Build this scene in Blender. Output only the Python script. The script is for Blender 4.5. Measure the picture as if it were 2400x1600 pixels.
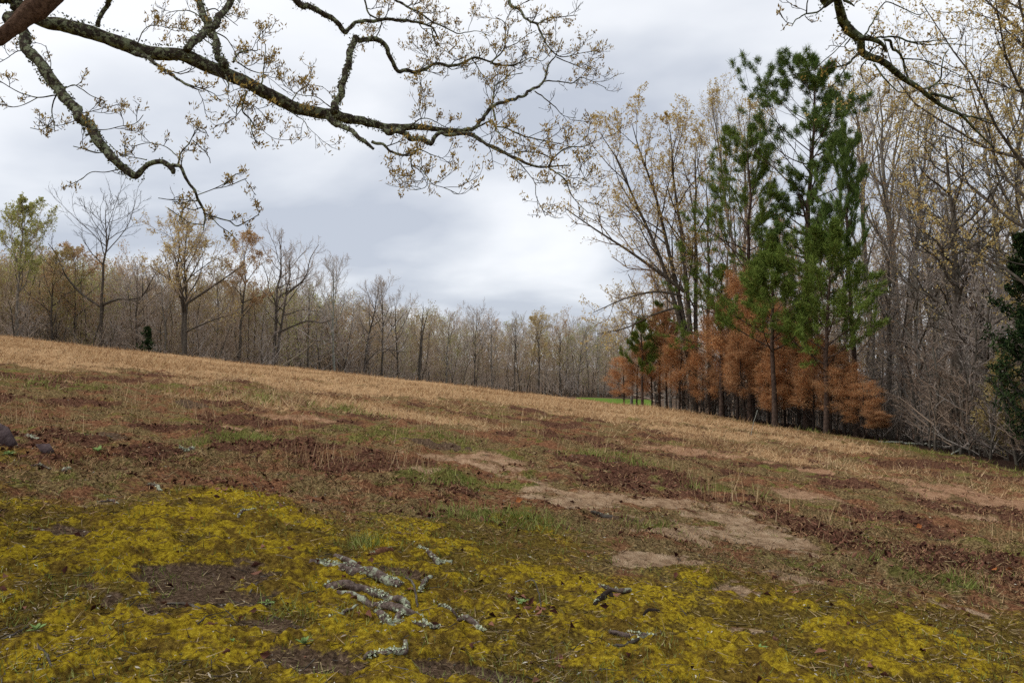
import bpy, math
import numpy as np
from mathutils import Vector

# ------------------------------------------------------------------ camera, sky, sun, exposure
scene = bpy.context.scene
for o in list(bpy.data.objects):
    bpy.data.objects.remove(o)
COL = scene.collection
PI = math.pi
F = 2400 * 28.0 / 36.0            # focal length in photograph pixels
EYE = 1.6
PITCH = math.atan(80 / F)

cam_data = bpy.data.cameras.new('camera')
cam_data.lens = 28.0
cam_data.sensor_width = 36.0
cam_data.clip_start = 0.05
cam_data.clip_end = 3000
cam = bpy.data.objects.new('camera', cam_data)
COL.objects.link(cam)
cam.location = (0, 0, EYE)
cam.rotation_euler = (PI / 2 + PITCH, 0, 0)
scene.camera = cam

SUN_EL, SUN_AZ = math.radians(54), math.radians(-98)     # azimuth from +Y towards +X
world = bpy.data.worlds.new('World')
scene.world = world
world.use_nodes = True


def build_sky():
    nt = world.node_tree
    nt.nodes.clear()
    N = nt.nodes.new
    L = nt.links.new
    out = N('ShaderNodeOutputWorld')
    sky = N('ShaderNodeTexSky')
    sky.sky_type = 'NISHITA'
    sky.sun_disc = False
    sky.sun_elevation = SUN_EL
    sky.sun_rotation = SUN_AZ
    b1 = N('ShaderNodeBackground')
    b1.inputs[1].default_value = 0.10
    L(sky.outputs[0], b1.inputs[0])
    tc = N('ShaderNodeTexCoord')
    sep = N('ShaderNodeSeparateXYZ')
    L(tc.outputs['Generated'], sep.inputs[0])

    def m(op, a, b=None, c=None, clamp=False):
        n = N('ShaderNodeMath')
        n.operation = op
        n.use_clamp = clamp
        for i, v in enumerate((a, b, c)):
            if v is None:
                continue
            if isinstance(v, (int, float)):
                n.inputs[i].default_value = v
            else:
                L(v, n.inputs[i])
        return n.outputs[0]
    # the cloud deck is a flat layer seen from below: direction divided by its height
    h = m('ADD', m('MAXIMUM', sep.outputs[2], 0.0), 0.30)
    cx = m('DIVIDE', sep.outputs[0], h)
    cy = m('DIVIDE', sep.outputs[1], h)
    comb = N('ShaderNodeCombineXYZ')
    L(m('MULTIPLY', cx, 0.8), comb.inputs[0])
    L(cy, comb.inputs[1])
    comb.inputs[2].default_value = 3.7
    n1 = N('ShaderNodeTexNoise')
    n1.inputs['Scale'].default_value = 1.35
    n1.inputs['Detail'].default_value = 4.5
    n1.inputs['Roughness'].default_value = 0.46
    n1.inputs['Distortion'].default_value = 0.45
    L(comb.outputs[0], n1.inputs['Vector'])
    n2 = N('ShaderNodeTexNoise')
    n2.inputs['Scale'].default_value = 3.4
    n2.inputs['Detail'].default_value = 5
    n2.inputs['Roughness'].default_value = 0.5
    L(comb.outputs[0], n2.inputs['Vector'])
    # thin cloud is brighter round the hidden sun
    sd = Vector((math.sin(SUN_AZ) * math.cos(SUN_EL), math.cos(SUN_AZ) * math.cos(SUN_EL), math.sin(SUN_EL)))
    dot = N('ShaderNodeVectorMath')
    dot.operation = 'DOT_PRODUCT'
    L(tc.outputs['Generated'], dot.inputs[0])
    dot.inputs[1].default_value = sd
    glow = m('POWER', m('MAXIMUM', dot.outputs['Value'], 0.0), 3.0)
    v = m('ADD', m('MULTIPLY', n1.outputs[0], 0.80), m('MULTIPLY', n2.outputs[0], 0.22))
    v = m('ADD', v, m('MULTIPLY', glow, 0.05))
    ramp = N('ShaderNodeValToRGB')
    L(v, ramp.inputs[0])
    e = ramp.color_ramp.elements
    e[0].position = 0.41
    e[0].color = (0.385, 0.415, 0.475, 1)
    e[1].position = 0.63
    e[1].color = (0.70, 0.712, 0.735, 1)
    k = ramp.color_ramp.elements.new(0.49)
    k.color = (0.515, 0.54, 0.585, 1)
    k = ramp.color_ramp.elements.new(0.56)
    k.color = (0.62, 0.638, 0.67, 1)
    b2 = N('ShaderNodeBackground')
    b2.inputs[1].default_value = 1.0
    L(ramp.outputs[0], b2.inputs[0])
    mix = N('ShaderNodeMixShader')
    mix.inputs[0].default_value = 0.93
    L(b1.outputs[0], mix.inputs[1])
    L(b2.outputs[0], mix.inputs[2])
    L(mix.outputs[0], out.inputs[0])


build_sky()
sun_data = bpy.data.lights.new('sun', 'SUN')
sun_data.energy = 1.5
sun_data.angle = math.radians(32)
sun_data.color = (1.0, 0.965, 0.91)
sun = bpy.data.objects.new('sun', sun_data)
COL.objects.link(sun)
sun.location = (0, 0, 60)
sun.rotation_euler = (PI / 2 - SUN_EL, 0, PI - SUN_AZ)
scene.view_settings.view_transform = 'Standard'
scene.view_settings.look = 'None'
scene.view_settings.gamma = 1
scene.view_settings.exposure = 0.58
scene.cycles.max_bounces = 6
scene.cycles.diffuse_bounces = 3
scene.cycles.transparent_max_bounces = 8
scene.cycles.use_denoising = False

# ------------------------------------------------------------------ numbers: noise, projection, terrain
rng = np.random.default_rng(7)


def _hash(ix, iy, seed):
    h = (ix.astype(np.int64) * 374761393 + iy.astype(np.int64) * 668265263 + seed * 974634777) & 0x7fffffff
    h = ((h ^ (h >> 13)) * 1274126177) & 0x7fffffff
    h = h ^ (h >> 16)
    return (h & 0xffffff) / float(0xffffff)


def vnoise(x, y, seed=0):
    ix, iy = np.floor(x), np.floor(y)
    fx, fy = x - ix, y - iy
    fx = fx * fx * fx * (fx * (fx * 6 - 15) + 10)
    fy = fy * fy * fy * (fy * (fy * 6 - 15) + 10)
    a, b = _hash(ix, iy, seed), _hash(ix + 1, iy, seed)
    c, d = _hash(ix, iy + 1, seed), _hash(ix + 1, iy + 1, seed)
    return (a * (1 - fx) + b * fx) * (1 - fy) + (c * (1 - fx) + d * fx) * fy


def fbm(x, y, scale, octaves=3, seed=0, rough=0.5):
    s, amp, tot = 0, 1.0, 0
    x, y = np.asarray(x, float) / scale, np.asarray(y, float) / scale
    for k in range(octaves):
        c, sn = math.cos(0.7 * k + seed), math.sin(0.7 * k + seed)
        s = s + amp * vnoise((x * c - y * sn) * 2 ** k + 17.3 * k, (x * sn + y * c) * 2 ** k - 9.1 * k, seed * 31 + k)
        tot += amp
        amp *= rough
    return s / tot


def sstep(a, b, v):
    t = np.clip((v - a) / (b - a), 0, 1)
    return t * t * (3 - 2 * t)


CP, SP = math.cos(PITCH), math.sin(PITCH)


def ray(px, py):
    a, b = (px - 1200) / F, (800 - py) / F
    return np.array([a, CP - b * SP, SP + b * CP])


def at(px, py, Y):
    d = ray(px, py)
    return np.array([0, 0, EYE]) + d * (Y / d[1])


BB, CC = 0.0497, 0.00079


def T(x, y):
    """smooth lie of the land"""
    x, y = np.asarray(x, float), np.asarray(y, float)
    yc = np.clip(y, 0, 70)
    p = BB * yc - CC * yc * yc
    ex = np.maximum(y - 70, 0)
    p = p - 0.012 * ex - 0.041 * 30 * (1 - np.exp(-ex / 30))
    p = p + np.where(y < 0, 0.05 * 8 * (np.exp(np.clip(y, -60, 0) / 8) - 1), 0)
    k = 1 - sstep(60, 150, y)
    tilt = 0.030 + 0.0782 * k
    xs = np.clip(x, -160, 160)
    xr = np.clip(x - 1, 0, 17)
    dip = 0.0002 * xr * xr + 0.02 * np.clip(x - 18, 0, 60)
    rise = sstep(225, 380, y) * (10 + 3.0 * sstep(0, -80, x))          # wooded slope far behind
    return p - tilt * xs - dip * k + rise


_T = np.geomspace(2, 400, 800)
_GP = {}


def gp(px, py):
    """ground point seen at a photograph pixel"""
    if (px, py) not in _GP:
        _GP[px, py] = _gp(px, py)
    return _GP[px, py].copy()


def _gp(px, py):
    d = ray(px, py)
    under = d[2] * _T + EYE < T(d[0] * _T, d[1] * _T)
    k = max(int(np.argmax(under)), 1) if under.any() else 799
    lo, hi = _T[k - 1], _T[k]
    for _ in range(16):
        mid = (lo + hi) / 2
        q = d * mid
        if q[2] + EYE < T(q[0], q[1]):
            hi = mid
        else:
            lo = mid
    q = d * hi
    return np.array([q[0], q[1], q[2] + EYE])


# moss edge, as a line on the ground
ME = np.array([gp(*p)[:2] for p in ((0, 1125), (380, 1150), (700, 1195), (1000, 1225), (1300, 1265), (1700, 1355), (2100, 1430), (2390, 1470))])
ME = ME[np.argsort(ME[:, 0])]


def patch(x, y, px, py, rx, ry, seed, soft=0.55, grow_=1.0):
    """0..1 blob lying on the ground round the point seen at (px, py)"""
    c = gp(px, py)
    wx = rx * grow_ / F * c[1]
    n_, f_ = gp(px, py + ry * grow_), gp(px, py - ry * grow_)
    wy = max((f_[1] - n_[1]) / 2, 0.05)
    ang = -0.12
    dx, dy = x - c[0], y - c[1] 
    d = np.sqrt((dx / wx) ** 2 + ((dy - dx * ang) / wy) ** 2)
    out = np.zeros_like(d)
    i = d < 2.3
    if i.any():
        d = d[i] + (fbm(x[i], y[i], max(0.5 * min(wx, wy), 0.15), 4, seed, 0.6) - 0.5) * 1.5
        out[i] = 1 - sstep(1 - soft, 1 + soft * 0.6, d)
    return out


SOIL = [(430, 1375, 190, 55), (560, 1345, 120, 28), (150, 1250, 70, 14), (720, 1560, 150, 40), (1120, 1590, 150, 24), (620, 1470, 90, 30),
        (340, 1440, 60, 14), (450, 945, 40, 5), (1010, 1052, 90, 4), (1450, 1215, 60, 6), (250, 1020, 60, 6), (940, 1350, 60, 15)]
SAND = [(1150, 1093, 165, 15), (1340, 1168, 150, 28), (1690, 1203, 120, 22), (1775, 1262, 175, 26), (1560, 1180, 110, 13), (1910, 1162, 85, 12),
        (1900, 1102, 70, 9), (2210, 1150, 140, 24), (1640, 1058, 170, 8), (700, 977, 95, 6), (2270, 1205, 60, 8), (1000, 1108, 70, 8),
        (1580, 1255, 90, 12), (2330, 1170, 90, 16), (560, 1000, 60, 5)]
PALE = [(1640, 1345, 220, 55), (1880, 1400, 220, 45), (1760, 1460, 200, 34), (2300, 1432, 120, 16)]
LITTER = [(1090, 1195, 130, 32), (880, 1130, 140, 30), (2120, 1275, 300, 62), (1850, 1215, 160, 30), (1480, 1130, 250, 30), (1180, 1432, 95, 26),
          (600, 1060, 260, 40), (1900, 1100, 260, 30), (300, 1000, 260, 30), (1000, 960, 400, 30)]
GREENP = [(520, 1030, 130, 26), (1010, 1130, 150, 34), (1190, 1230, 190, 22), (2200, 1370, 200, 24), (1430, 1080, 130, 14), (940, 1520, 70, 20), (1065, 1512, 45, 14), (1310, 1425, 70, 18), (860, 1290, 60, 10), (1700, 1440, 90, 16), (560, 1290, 50, 10), (280, 1230, 90, 12), (640, 1440, 50, 12), (700, 945, 350, 14),
          (120, 905, 180, 16), (1660, 1140, 120, 12), (980, 1030, 200, 14), (40, 1550, 70, 50), (1540, 1240, 80, 14)]


def masks(x, y):
    r = np.hypot(x, y)
    edge = np.interp(x, ME[:, 0], ME[:, 1])
    nb = fbm(x, y, 1.3, 4, 3) - 0.5
    inside = sstep(-1.1, 1.3, edge - y + nb * 2.6)
    lump = fbm(x, y, 0.42, 4, 11, 0.6)
    mb = fbm(x, y, 1.5, 3, 5)
    clump = fbm(x, y, 0.13, 2, 12)
    moss = inside * sstep(0.37, 0.58, lump * 0.50 + mb * 0.30 + clump * 0.20 + 0.03 * sstep(6.2, 4.0, y) - 0.05 * sstep(1.6, 3.0, x) * sstep(3.8, 4.6, y))
    soil = np.zeros_like(x)
    for i, s in enumerate(SOIL):
        soil = np.maximum(soil, patch(x, y, *s, seed=40 + i))
    sand = np.zeros_like(x)
    for i, s in enumerate(SAND):
        sand = np.maximum(sand, patch(x, y, *s, seed=60 + i, grow_=1.1))
    sand = sand * (0.45 + 0.55 * sstep(0.28, 0.52, fbm(x, y * 1.5, 0.5, 4, 22, 0.62)))
    pale = np.zeros_like(x)
    for i, s in enumerate(PALE):
        pale = np.maximum(pale, patch(x, y, *s, seed=80 + i))
    pale = pale * sstep(0.50, 0.64, fbm(x, y * 1.6, 0.45, 4, 21, 0.6))
    litter = np.zeros_like(x)
    for i, s in enumerate(LITTER):
        litter = np.maximum(litter, patch(x, y, *s, seed=100 + i, soft=0.8))
    litter = np.maximum(litter, 0.75 * sstep(6.5, 8.5, y + np.abs(x) * .2) * (1 - sstep(20, 27, y)))
    litter = litter * sstep(0.44, 0.66, fbm(x, y, 0.9, 4, 31, 0.65)) * (1 - sand)
    green = np.zeros_like(x)
    for i, s in enumerate(GREENP):
        green = np.maximum(green, patch(x, y, *s, seed=130 + i, soft=0.85))
    # strip of fresh grass along the foot of the wood
    wx = wood_edge(y)
    strip = sstep(-3.6, -1.4, x - wx) * (1 - sstep(-0.8, 0.3, x - wx)) * (y > 5) * (1 - sstep(33, 38, y))
    green = np.maximum(green * 0.9, strip * 0.8)
    far_green = sstep(84, 92, y) * sstep(.07, .09, x / np.maximum(y, 1)) * (1 - sstep(.165, .185, x / np.maximum(y, 1))) * (1 - sstep(176, 190, y))
    green = np.maximum(green, far_green)
    dry = 0.95 * sstep(13.5, 24.5, y + (fbm(x, y, 2.6, 4, 51, 0.6) - 0.5) * 24 - np.clip(x, -20, 0) * 0.10 + np.clip(x, 0, 30) * 0.05) * (1 - far_green)
    dry = dry * (1 - sstep(70, 84, y)) * (1 - 0.92 * sstep(-6.5, -2.5, x - wx + (fbm(x, y, 2.5, 2, 52) - 0.5) * 5) * (1 - sstep(33, 40, y)))
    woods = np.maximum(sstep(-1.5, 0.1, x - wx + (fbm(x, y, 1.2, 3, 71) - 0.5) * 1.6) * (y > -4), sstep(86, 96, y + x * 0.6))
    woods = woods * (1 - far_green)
    zone = inside * (1 - pale) * (1 - sand)
    moss = moss * (1 - soil) * (1 - pale)
    return dict(moss_zone=zone, moss=moss, soil=soil, sand=np.maximum(sand, pale * 0.9), litter=litter, green=green, dry=dry * (1 - 0.75 * strip), woods=woods)


# foot of the wood on the right: line on the ground (x as a function of y)
WE = np.array([(12.4, 3), (12.9, 12), (13.45, 21), (13.8, 24.5), (13.5, 28), (12.85, 32), (11.6, 36), (10.7, 38.5), (9.3, 41), (8.4, 46), (8.0, 60), (12, 90), (30, 150)], float)


def wood_edge(y):
    return np.interp(y, WE[:, 1], WE[:, 0])


def relief(x, y, mk):
    r = np.hypot(x, y)
    near = 1 - sstep(9, 22, r)
    z = (fbm(x, y, 5.0, 3, 90) - 0.5) * (0.16 * sstep(3, 9, r) + 0.14 * sstep(18, 30, r))
    z = z + (fbm(x, y, 0.9, 3, 91) - 0.5) * 0.07
    z = z + near * (fbm(x, y, 0.22, 3, 92) - 0.5) * 0.040
    bil = 1 - np.abs(2 * fbm(x, y, 0.17, 2, 93) - 1)
    bil2 = 1 - np.abs(2 * fbm(x, y, 0.065, 2, 95) - 1)
    z = z + near * mk['moss'] * (0.010 + 0.060 * np.clip(bil - 0.35, 0, 1) + 0.036 * np.clip(bil2 - 0.4, 0, 1))
    mid_ = sstep(5, 8, r) * (1 - sstep(24, 34, r))
    z = z + mid_ * (1 - mk['sand']) * (1 - mk['moss']) * 0.22 * np.clip(fbm(x, y, 0.38, 3, 96, 0.6) - 0.42, 0, 1)
    z = z - 0.015 * mk['sand'] - 0.012 * mk['soil']
    return z


def H(x, y, mk=None):
    x, y = np.atleast_1d(np.asarray(x, float)), np.atleast_1d(np.asarray(y, float))
    mk = mk or masks(x, y)
    return T(x, y) + relief(x, y, mk)


def h1(x, y):
    return float(H(x, y)[0])


# ------------------------------------------------------------------ mesh helpers
def mesh_np(name, V, faces, mat=None, smooth=False):
    """V (n,3); faces: list of (m,k) int arrays"""
    me = bpy.data.meshes.new(name)
    V = np.ascontiguousarray(V, dtype=np.float32)
    me.vertices.add(len(V))
    me.vertices.foreach_set('co', V.ravel())
    faces = [f for f in faces if len(f)]
    li = np.concatenate([f.ravel() for f in faces]).astype(np.int32)
    tot = np.concatenate([np.full(len(f), f.shape[1]) for f in faces]).astype(np.int32)
    start = np.concatenate([[0], np.cumsum(tot)[:-1]]).astype(np.int32)
    me.loops.add(len(li))
    me.loops.foreach_set('vertex_index', li)
    me.polygons.add(len(tot))
    me.polygons.foreach_set('loop_start', start)
    me.polygons.foreach_set('loop_total', tot)
    if smooth:
        me.polygons.foreach_set('use_smooth', np.ones(len(tot), dtype=bool))
    me.update(calc_edges=True)
    if mat is not None:
        me.materials.append(mat)
    return me


def link(name, me, parent=None, loc=None):
    o = bpy.data.objects.new(name, me)
    COL.objects.link(o)
    if parent is not None:
        o.parent = parent
    if loc is not None:
        o.location = loc
    return o


def tag(o, label=None, cat=None, group=None, kind=None):
    for k, v in (('label', label), ('category', cat), ('group', group), ('kind', kind)):
        if v:
            o[k] = v
    return o


def thing(name, loc, label, cat, group=None, rz=0):
    e = bpy.data.objects.new(name, None)
    e.empty_display_size = 0.2
    COL.objects.link(e)
    e.location = loc
    e.rotation_euler = (0, 0, rz)
    return tag(e, label, cat, group)


class Geo:
    """collects vertices and faces"""
    def __init__(self):
        self.v, self.f, self.n = [], [], 0

    def add(self, V, *faces):
        for f in faces:
            self.f.append(np.asarray(f) + self.n)
        self.v.append(V)
        self.n += len(V)

    def mesh(self, name, mat, smooth=False):
        by = {}
        for f in self.f:
            by.setdefault(f.shape[1], []).append(f)
        return mesh_np(name, np.concatenate(self.v), [np.concatenate(v) for v in by.values()], mat, smooth)


def unit(v):
    return v / np.maximum(np.linalg.norm(v, axis=-1, keepdims=True), 1e-9)


def tubes(P, R, sides=4, cap=False):
    """P (n,k,3), R (n,k): n tubes along n curves"""
    n, k, _ = P.shape
    Tn = unit(np.gradient(P, axis=1)) if k > 2 else unit(np.repeat((P[:, 1:] - P[:, :1]), 2, axis=1))
    mean = unit(P[:, -1] - P[:, 0])
    ref = np.where(np.abs(mean[:, 2:3]) > 0.75, np.array([[1.0, 0.2, 0]]), np.array([[0.1, 0, 1.0]]))
    A = unit(np.cross(Tn, ref[:, None, :]))
    B = np.cross(Tn, A)
    th = np.arange(sides) * 2 * PI / sides
    V = P[:, :, None, :] + R[:, :, None, None] * (np.cos(th)[None, None, :, None] * A[:, :, None, :] + np.sin(th)[None, None, :, None] * B[:, :, None, :])
    base = (np.arange(n) * k * sides)[:, None, None]
    i = np.arange(k - 1)[None, :, None] * sides
    s = np.arange(sides)[None, None, :]
    s2 = (s + 1) % sides
    q = np.stack([base + i + s, base + i + s2, base + i + sides + s2, base + i + sides + s], -1).reshape(-1, 4)
    fs = [q]
    if cap:
        ends = (np.arange(n) * k * sides)[:, None] + (k - 1) * sides + np.arange(sides)[None]
        st = (np.arange(n) * k * sides)[:, None] + np.arange(sides)[None, ::-1]
        fs += [ends, st]
    return V.reshape(-1, 3), fs


def spikes(P0, P1, r, rg):
    """thin three-sided cones from P0 to P1"""
    d = unit(P1 - P0)
    a = unit(np.cross(d, rg.normal(size=d.shape)))
    b = np.cross(d, a)
    r = np.broadcast_to(np.asarray(r, float).reshape(-1, 1), (len(P0), 1))
    V = np.stack([P0 + a * r, P0 - 0.5 * a * r + 0.87 * b * r, P0 - 0.5 * a * r - 0.87 * b * r, P1], 1).reshape(-1, 3)
    i = np.arange(len(P0))[:, None] * 4
    f = np.concatenate([i + np.array([[0, 1, 3]]), i + np.array([[1, 2, 3]]), i + np.array([[2, 0, 3]])])
    return V, f


def blades(P, D, length, width, rg, bend=0.0):
    """single-triangle blades from P along D"""
    n = len(P)
    length = np.broadcast_to(np.asarray(length, float), (n,))[:, None]
    width = np.broadcast_to(np.asarray(width, float), (n,))[:, None]
    s = unit(np.cross(D, rg.normal(size=D.shape)))
    V = np.stack([P - s * width / 2, P + s * width / 2, P + D * length], 1).reshape(-1, 3)
    return V, np.arange(3 * n).reshape(-1, 3)


def leaf_quads(P, D, length, width, rg, fold=0.25):
    """diamond leaves, slightly folded along the middle"""
    n = len(P)
    length = np.broadcast_to(np.asarray(length, float), (n,))[:, None]
    width = np.broadcast_to(np.asarray(width, float), (n,))[:, None]
    s = unit(np.cross(D, rg.normal(size=D.shape)))
    nn = np.cross(s, D)
    mid = P + D * length * 0.45
    V = np.stack([P, mid - s * width / 2 + nn * width * fold, P + D * length, mid + s * width / 2 + nn * width * fold], 1).reshape(-1, 3)
    i = np.arange(n)[:, None] * 4
    return V, np.concatenate([i + np.array([[0, 1, 2]]), i + np.array([[0, 2, 3]])])


def interp_curve(P, t):
    """P (m,k,3), t (m,) in 0..1"""
    k = P.shape[1]
    u = np.clip(t, 0, 0.9999) * (k - 1)
    i = np.floor(u).astype(int)
    w = (u - i)
    m = np.arange(len(P))
    w2 = w[:, None] if P.ndim == 3 else w
    return P[m, i] * (1 - w2) + P[m, i + 1] * w2


def grow(rg, P, R, n, t0, t1, length, ang, K, rr, wander=0.15, up=0.0, taper=0.5, tip=0.3, rmax=None, jit=0.3, angj=0.25):
    """children of every curve: n each, between t0 and t1; length may be a function of t"""
    N = len(P)
    idx = np.repeat(np.arange(N), n)
    j = np.tile(np.arange(n), N)
    t = t0 + (j + rg.random(N * n)) / n * (t1 - t0)
    pos = interp_curve(P[idx], t)
    tan = unit(interp_curve(P[idx], np.minimum(t + 0.06, 1)) - interp_curve(P[idx], np.maximum(t - 0.06, 0)))
    r0 = interp_curve(R[idx], t) * rr
    if rmax is not None:
        r0 = np.minimum(r0, rmax)
    az = j * 2.4 + rg.random(N)[idx] * 6.28 + rg.normal(size=N * n) * 0.6
    ref = np.where(np.abs(tan[:, 2:3]) > 0.8, np.array([[1.0, 0, 0]]), np.array([[0, 0, 1.0]]))
    a = unit(np.cross(tan, ref))
    b = np.cross(tan, a)
    perp = np.cos(az)[:, None] * a + np.sin(az)[:, None] * b
    th = ang + rg.normal(size=N * n) * angj
    d = unit(np.cos(th)[:, None] * tan + np.sin(th)[:, None] * perp + np.array([0, 0, up * 0.5]))
    plen = np.linalg.norm(np.diff(P, axis=1), axis=2).sum(1)[idx]
    L = (length(t) if callable(length) else length * plen * (1 - taper * (t - t0) / max(t1 - t0, 1e-6)))
    L = L * rg.uniform(1 - jit, 1 + jit, N * n)
    C = np.empty((N * n, K, 3))
    C[:, 0] = pos
    for k in range(1, K):
        C[:, k] = C[:, k - 1] + d * (L / (K - 1))[:, None]
        d = unit(d + rg.normal(size=d.shape) * wander + np.array([0, 0, up]) / (K - 1) * 1.5)
    RR = r0[:, None] * np.linspace(1, tip, K)[None]
    return C, RR


# ------------------------------------------------------------------ materials
def mat(name, cols, scale=6.0, rough=0.85, island=0.0, trans=0.0, bump=0.0, bscale=40.0, detail=4, lo=0.3, hi=0.7, coord='Object', spec=0.0):
    """noise between the given colours, plus a different tone for each loose piece"""
    m = bpy.data.materials.new(name)
    m.use_nodes = True
    nt = m.node_tree
    nt.nodes.clear()
    N, L = nt.nodes.new, nt.links.new
    out = N('ShaderNodeOutputMaterial')
    bs = N('ShaderNodeBsdfPrincipled')
    bs.inputs['Roughness'].default_value = rough
    bs.inputs['Specular IOR Level'].default_value = spec
    tc = N('ShaderNodeTexCoord')
    no = N('ShaderNodeTexNoise')
    no.inputs['Scale'].default_value = scale
    no.inputs['Detail'].default_value = detail
    no.inputs['Roughness'].default_value = 0.6
    L(tc.outputs[coord], no.inputs['Vector'])
    fac = no.outputs[0]
    if island > 0:
        ge = N('ShaderNodeNewGeometry')
        mx = N('ShaderNodeMix')
        mx.data_type = 'FLOAT'
        mx.inputs[0].default_value = island
        L(fac, mx.inputs[2])
        L(ge.outputs['Random Per Island'], mx.inputs[3])
        fac = mx.outputs[0]
    ramp = N('ShaderNodeValToRGB')
    L(fac, ramp.inputs[0])
    el = ramp.color_ramp.elements
    for i, c in enumerate(cols):
        p = lo + (hi - lo) * i / max(len(cols) - 1, 1)
        e = el[i] if i < 2 else el.new(p)
        e.position = p
        e.color = (*c, 1)
    L(ramp.outputs[0], bs.inputs['Base Color'])
    if bump > 0:
        n2 = N('ShaderNodeTexNoise')
        n2.inputs['Scale'].default_value = bscale
        n2.inputs['Detail'].default_value = 5
        L(tc.outputs[coord], n2.inputs['Vector'])
        bu = N('ShaderNodeBump')
        bu.inputs['Strength'].default_value = bump
        bu.inputs['Distance'].default_value = 0.02
        L(n2.outputs[0], bu.inputs['Height'])
        L(bu.outputs[0], bs.inputs['Normal'])
    if trans > 0:
        tr = N('ShaderNodeBsdfTranslucent')
        L(ramp.outputs[0], tr.inputs[0])
        ms = N('ShaderNodeMixShader')
        ms.inputs[0].default_value = trans
        L(bs.outputs[0], ms.inputs[1])
        L(tr.outputs[0], ms.inputs[2])
        L(ms.outputs[0], out.inputs[0])
    else:
        L(bs.outputs[0], out.inputs[0])
    return m


M = {}
M['bark_dark'] = mat('bark_dark', [(0.040, 0.032, 0.026), (0.085, 0.070, 0.056), (0.15, 0.135, 0.11)], 9, bump=0.6)
M['bark_grey'] = mat('bark_grey', [(0.10, 0.085, 0.070), (0.17, 0.15, 0.125), (0.26, 0.24, 0.20)], 6, bump=0.4)
M['bark_pale'] = mat('bark_pale', [(0.13, 0.12, 0.10), (0.24, 0.24, 0.20), (0.34, 0.35, 0.29)], 5, bump=0.4)
M['bark_pine'] = mat('bark_pine', [(0.034, 0.025, 0.021), (0.075, 0.052, 0.041), (0.13, 0.09, 0.068)], 8, bump=0.6)
M['bark_scorched'] = mat('bark_scorched', [(0.012, 0.010, 0.009), (0.032, 0.024, 0.020), (0.07, 0.048, 0.036)], 7, bump=0.5)
M['twig_grey'] = mat('twig_grey', [(0.15, 0.122, 0.108), (0.25, 0.21, 0.185), (0.36, 0.315, 0.275)], 3, island=0.6)
M['twig_brown'] = mat('twig_brown', [(0.13, 0.092, 0.070), (0.22, 0.16, 0.12), (0.32, 0.24, 0.18)], 3, island=0.6)
M['twig_dark'] = mat('twig_dark', [(0.04, 0.034, 0.028), (0.075, 0.064, 0.052), (0.12, 0.11, 0.09)], 3, island=0.5)
M['twig_far'] = mat('twig_far', [(0.26, 0.215, 0.18), (0.42, 0.355, 0.305), (0.54, 0.475, 0.42)], 0.6, island=0.5)  # paled twigs: haze of the far wood put into the colour
M['twig_far_brown'] = mat('twig_far_brown', [(0.25, 0.19, 0.14), (0.40, 0.31, 0.235), (0.52, 0.42, 0.33)], 0.6, island=0.5)  # brown twigs, paled the same way to look hazy
M['leaf_yellow'] = mat('leaf_yellow', [(0.42, 0.28, 0.09), (0.60, 0.45, 0.17), (0.72, 0.60, 0.27)], 2, island=0.7, trans=0.5)
M['leaf_peach'] = mat('leaf_peach', [(0.42, 0.25, 0.12), (0.56, 0.37, 0.19), (0.66, 0.48, 0.27)], 2, island=0.7, trans=0.5)
M['leaf_green'] = mat('leaf_green', [(0.27, 0.28, 0.08), (0.42, 0.42, 0.14), (0.54, 0.53, 0.21)], 2, island=0.7, trans=0.5)
M['leaf_olive'] = mat('leaf_olive', [(0.30, 0.22, 0.085), (0.43, 0.33, 0.13), (0.52, 0.43, 0.19)], 2, island=0.7, trans=0.45)
M['leaf_oak'] = mat('leaf_oak', [(0.20, 0.125, 0.036), (0.38, 0.25, 0.072), (0.54, 0.39, 0.125)], 4, island=0.7, trans=0.3)
M['needle_green'] = mat('needle_green', [(0.052, 0.086, 0.016), (0.125, 0.180, 0.036), (0.225, 0.285, 0.07)], 1.2, island=0.45, rough=0.6)
M['needle_orange'] = mat('needle_orange', [(0.36, 0.16, 0.068), (0.60, 0.30, 0.13), (0.72, 0.45, 0.24)], 0.7, island=0.6, trans=0.35)
M['needle_teal'] = mat('needle_teal', [(0.046, 0.080, 0.020), (0.105, 0.165, 0.042), (0.190, 0.255, 0.075)], 1.2, island=0.45, rough=0.6)
M['needle_rust'] = mat('needle_rust', [(0.24, 0.12, 0.060), (0.46, 0.235, 0.115), (0.62, 0.38, 0.20)], 0.7, island=0.6, trans=0.35)
M['cedar'] = mat('cedar', [(0.008, 0.02, 0.008), (0.025, 0.045, 0.016), (0.05, 0.07, 0.028)], 1.5, island=0.5)

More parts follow.
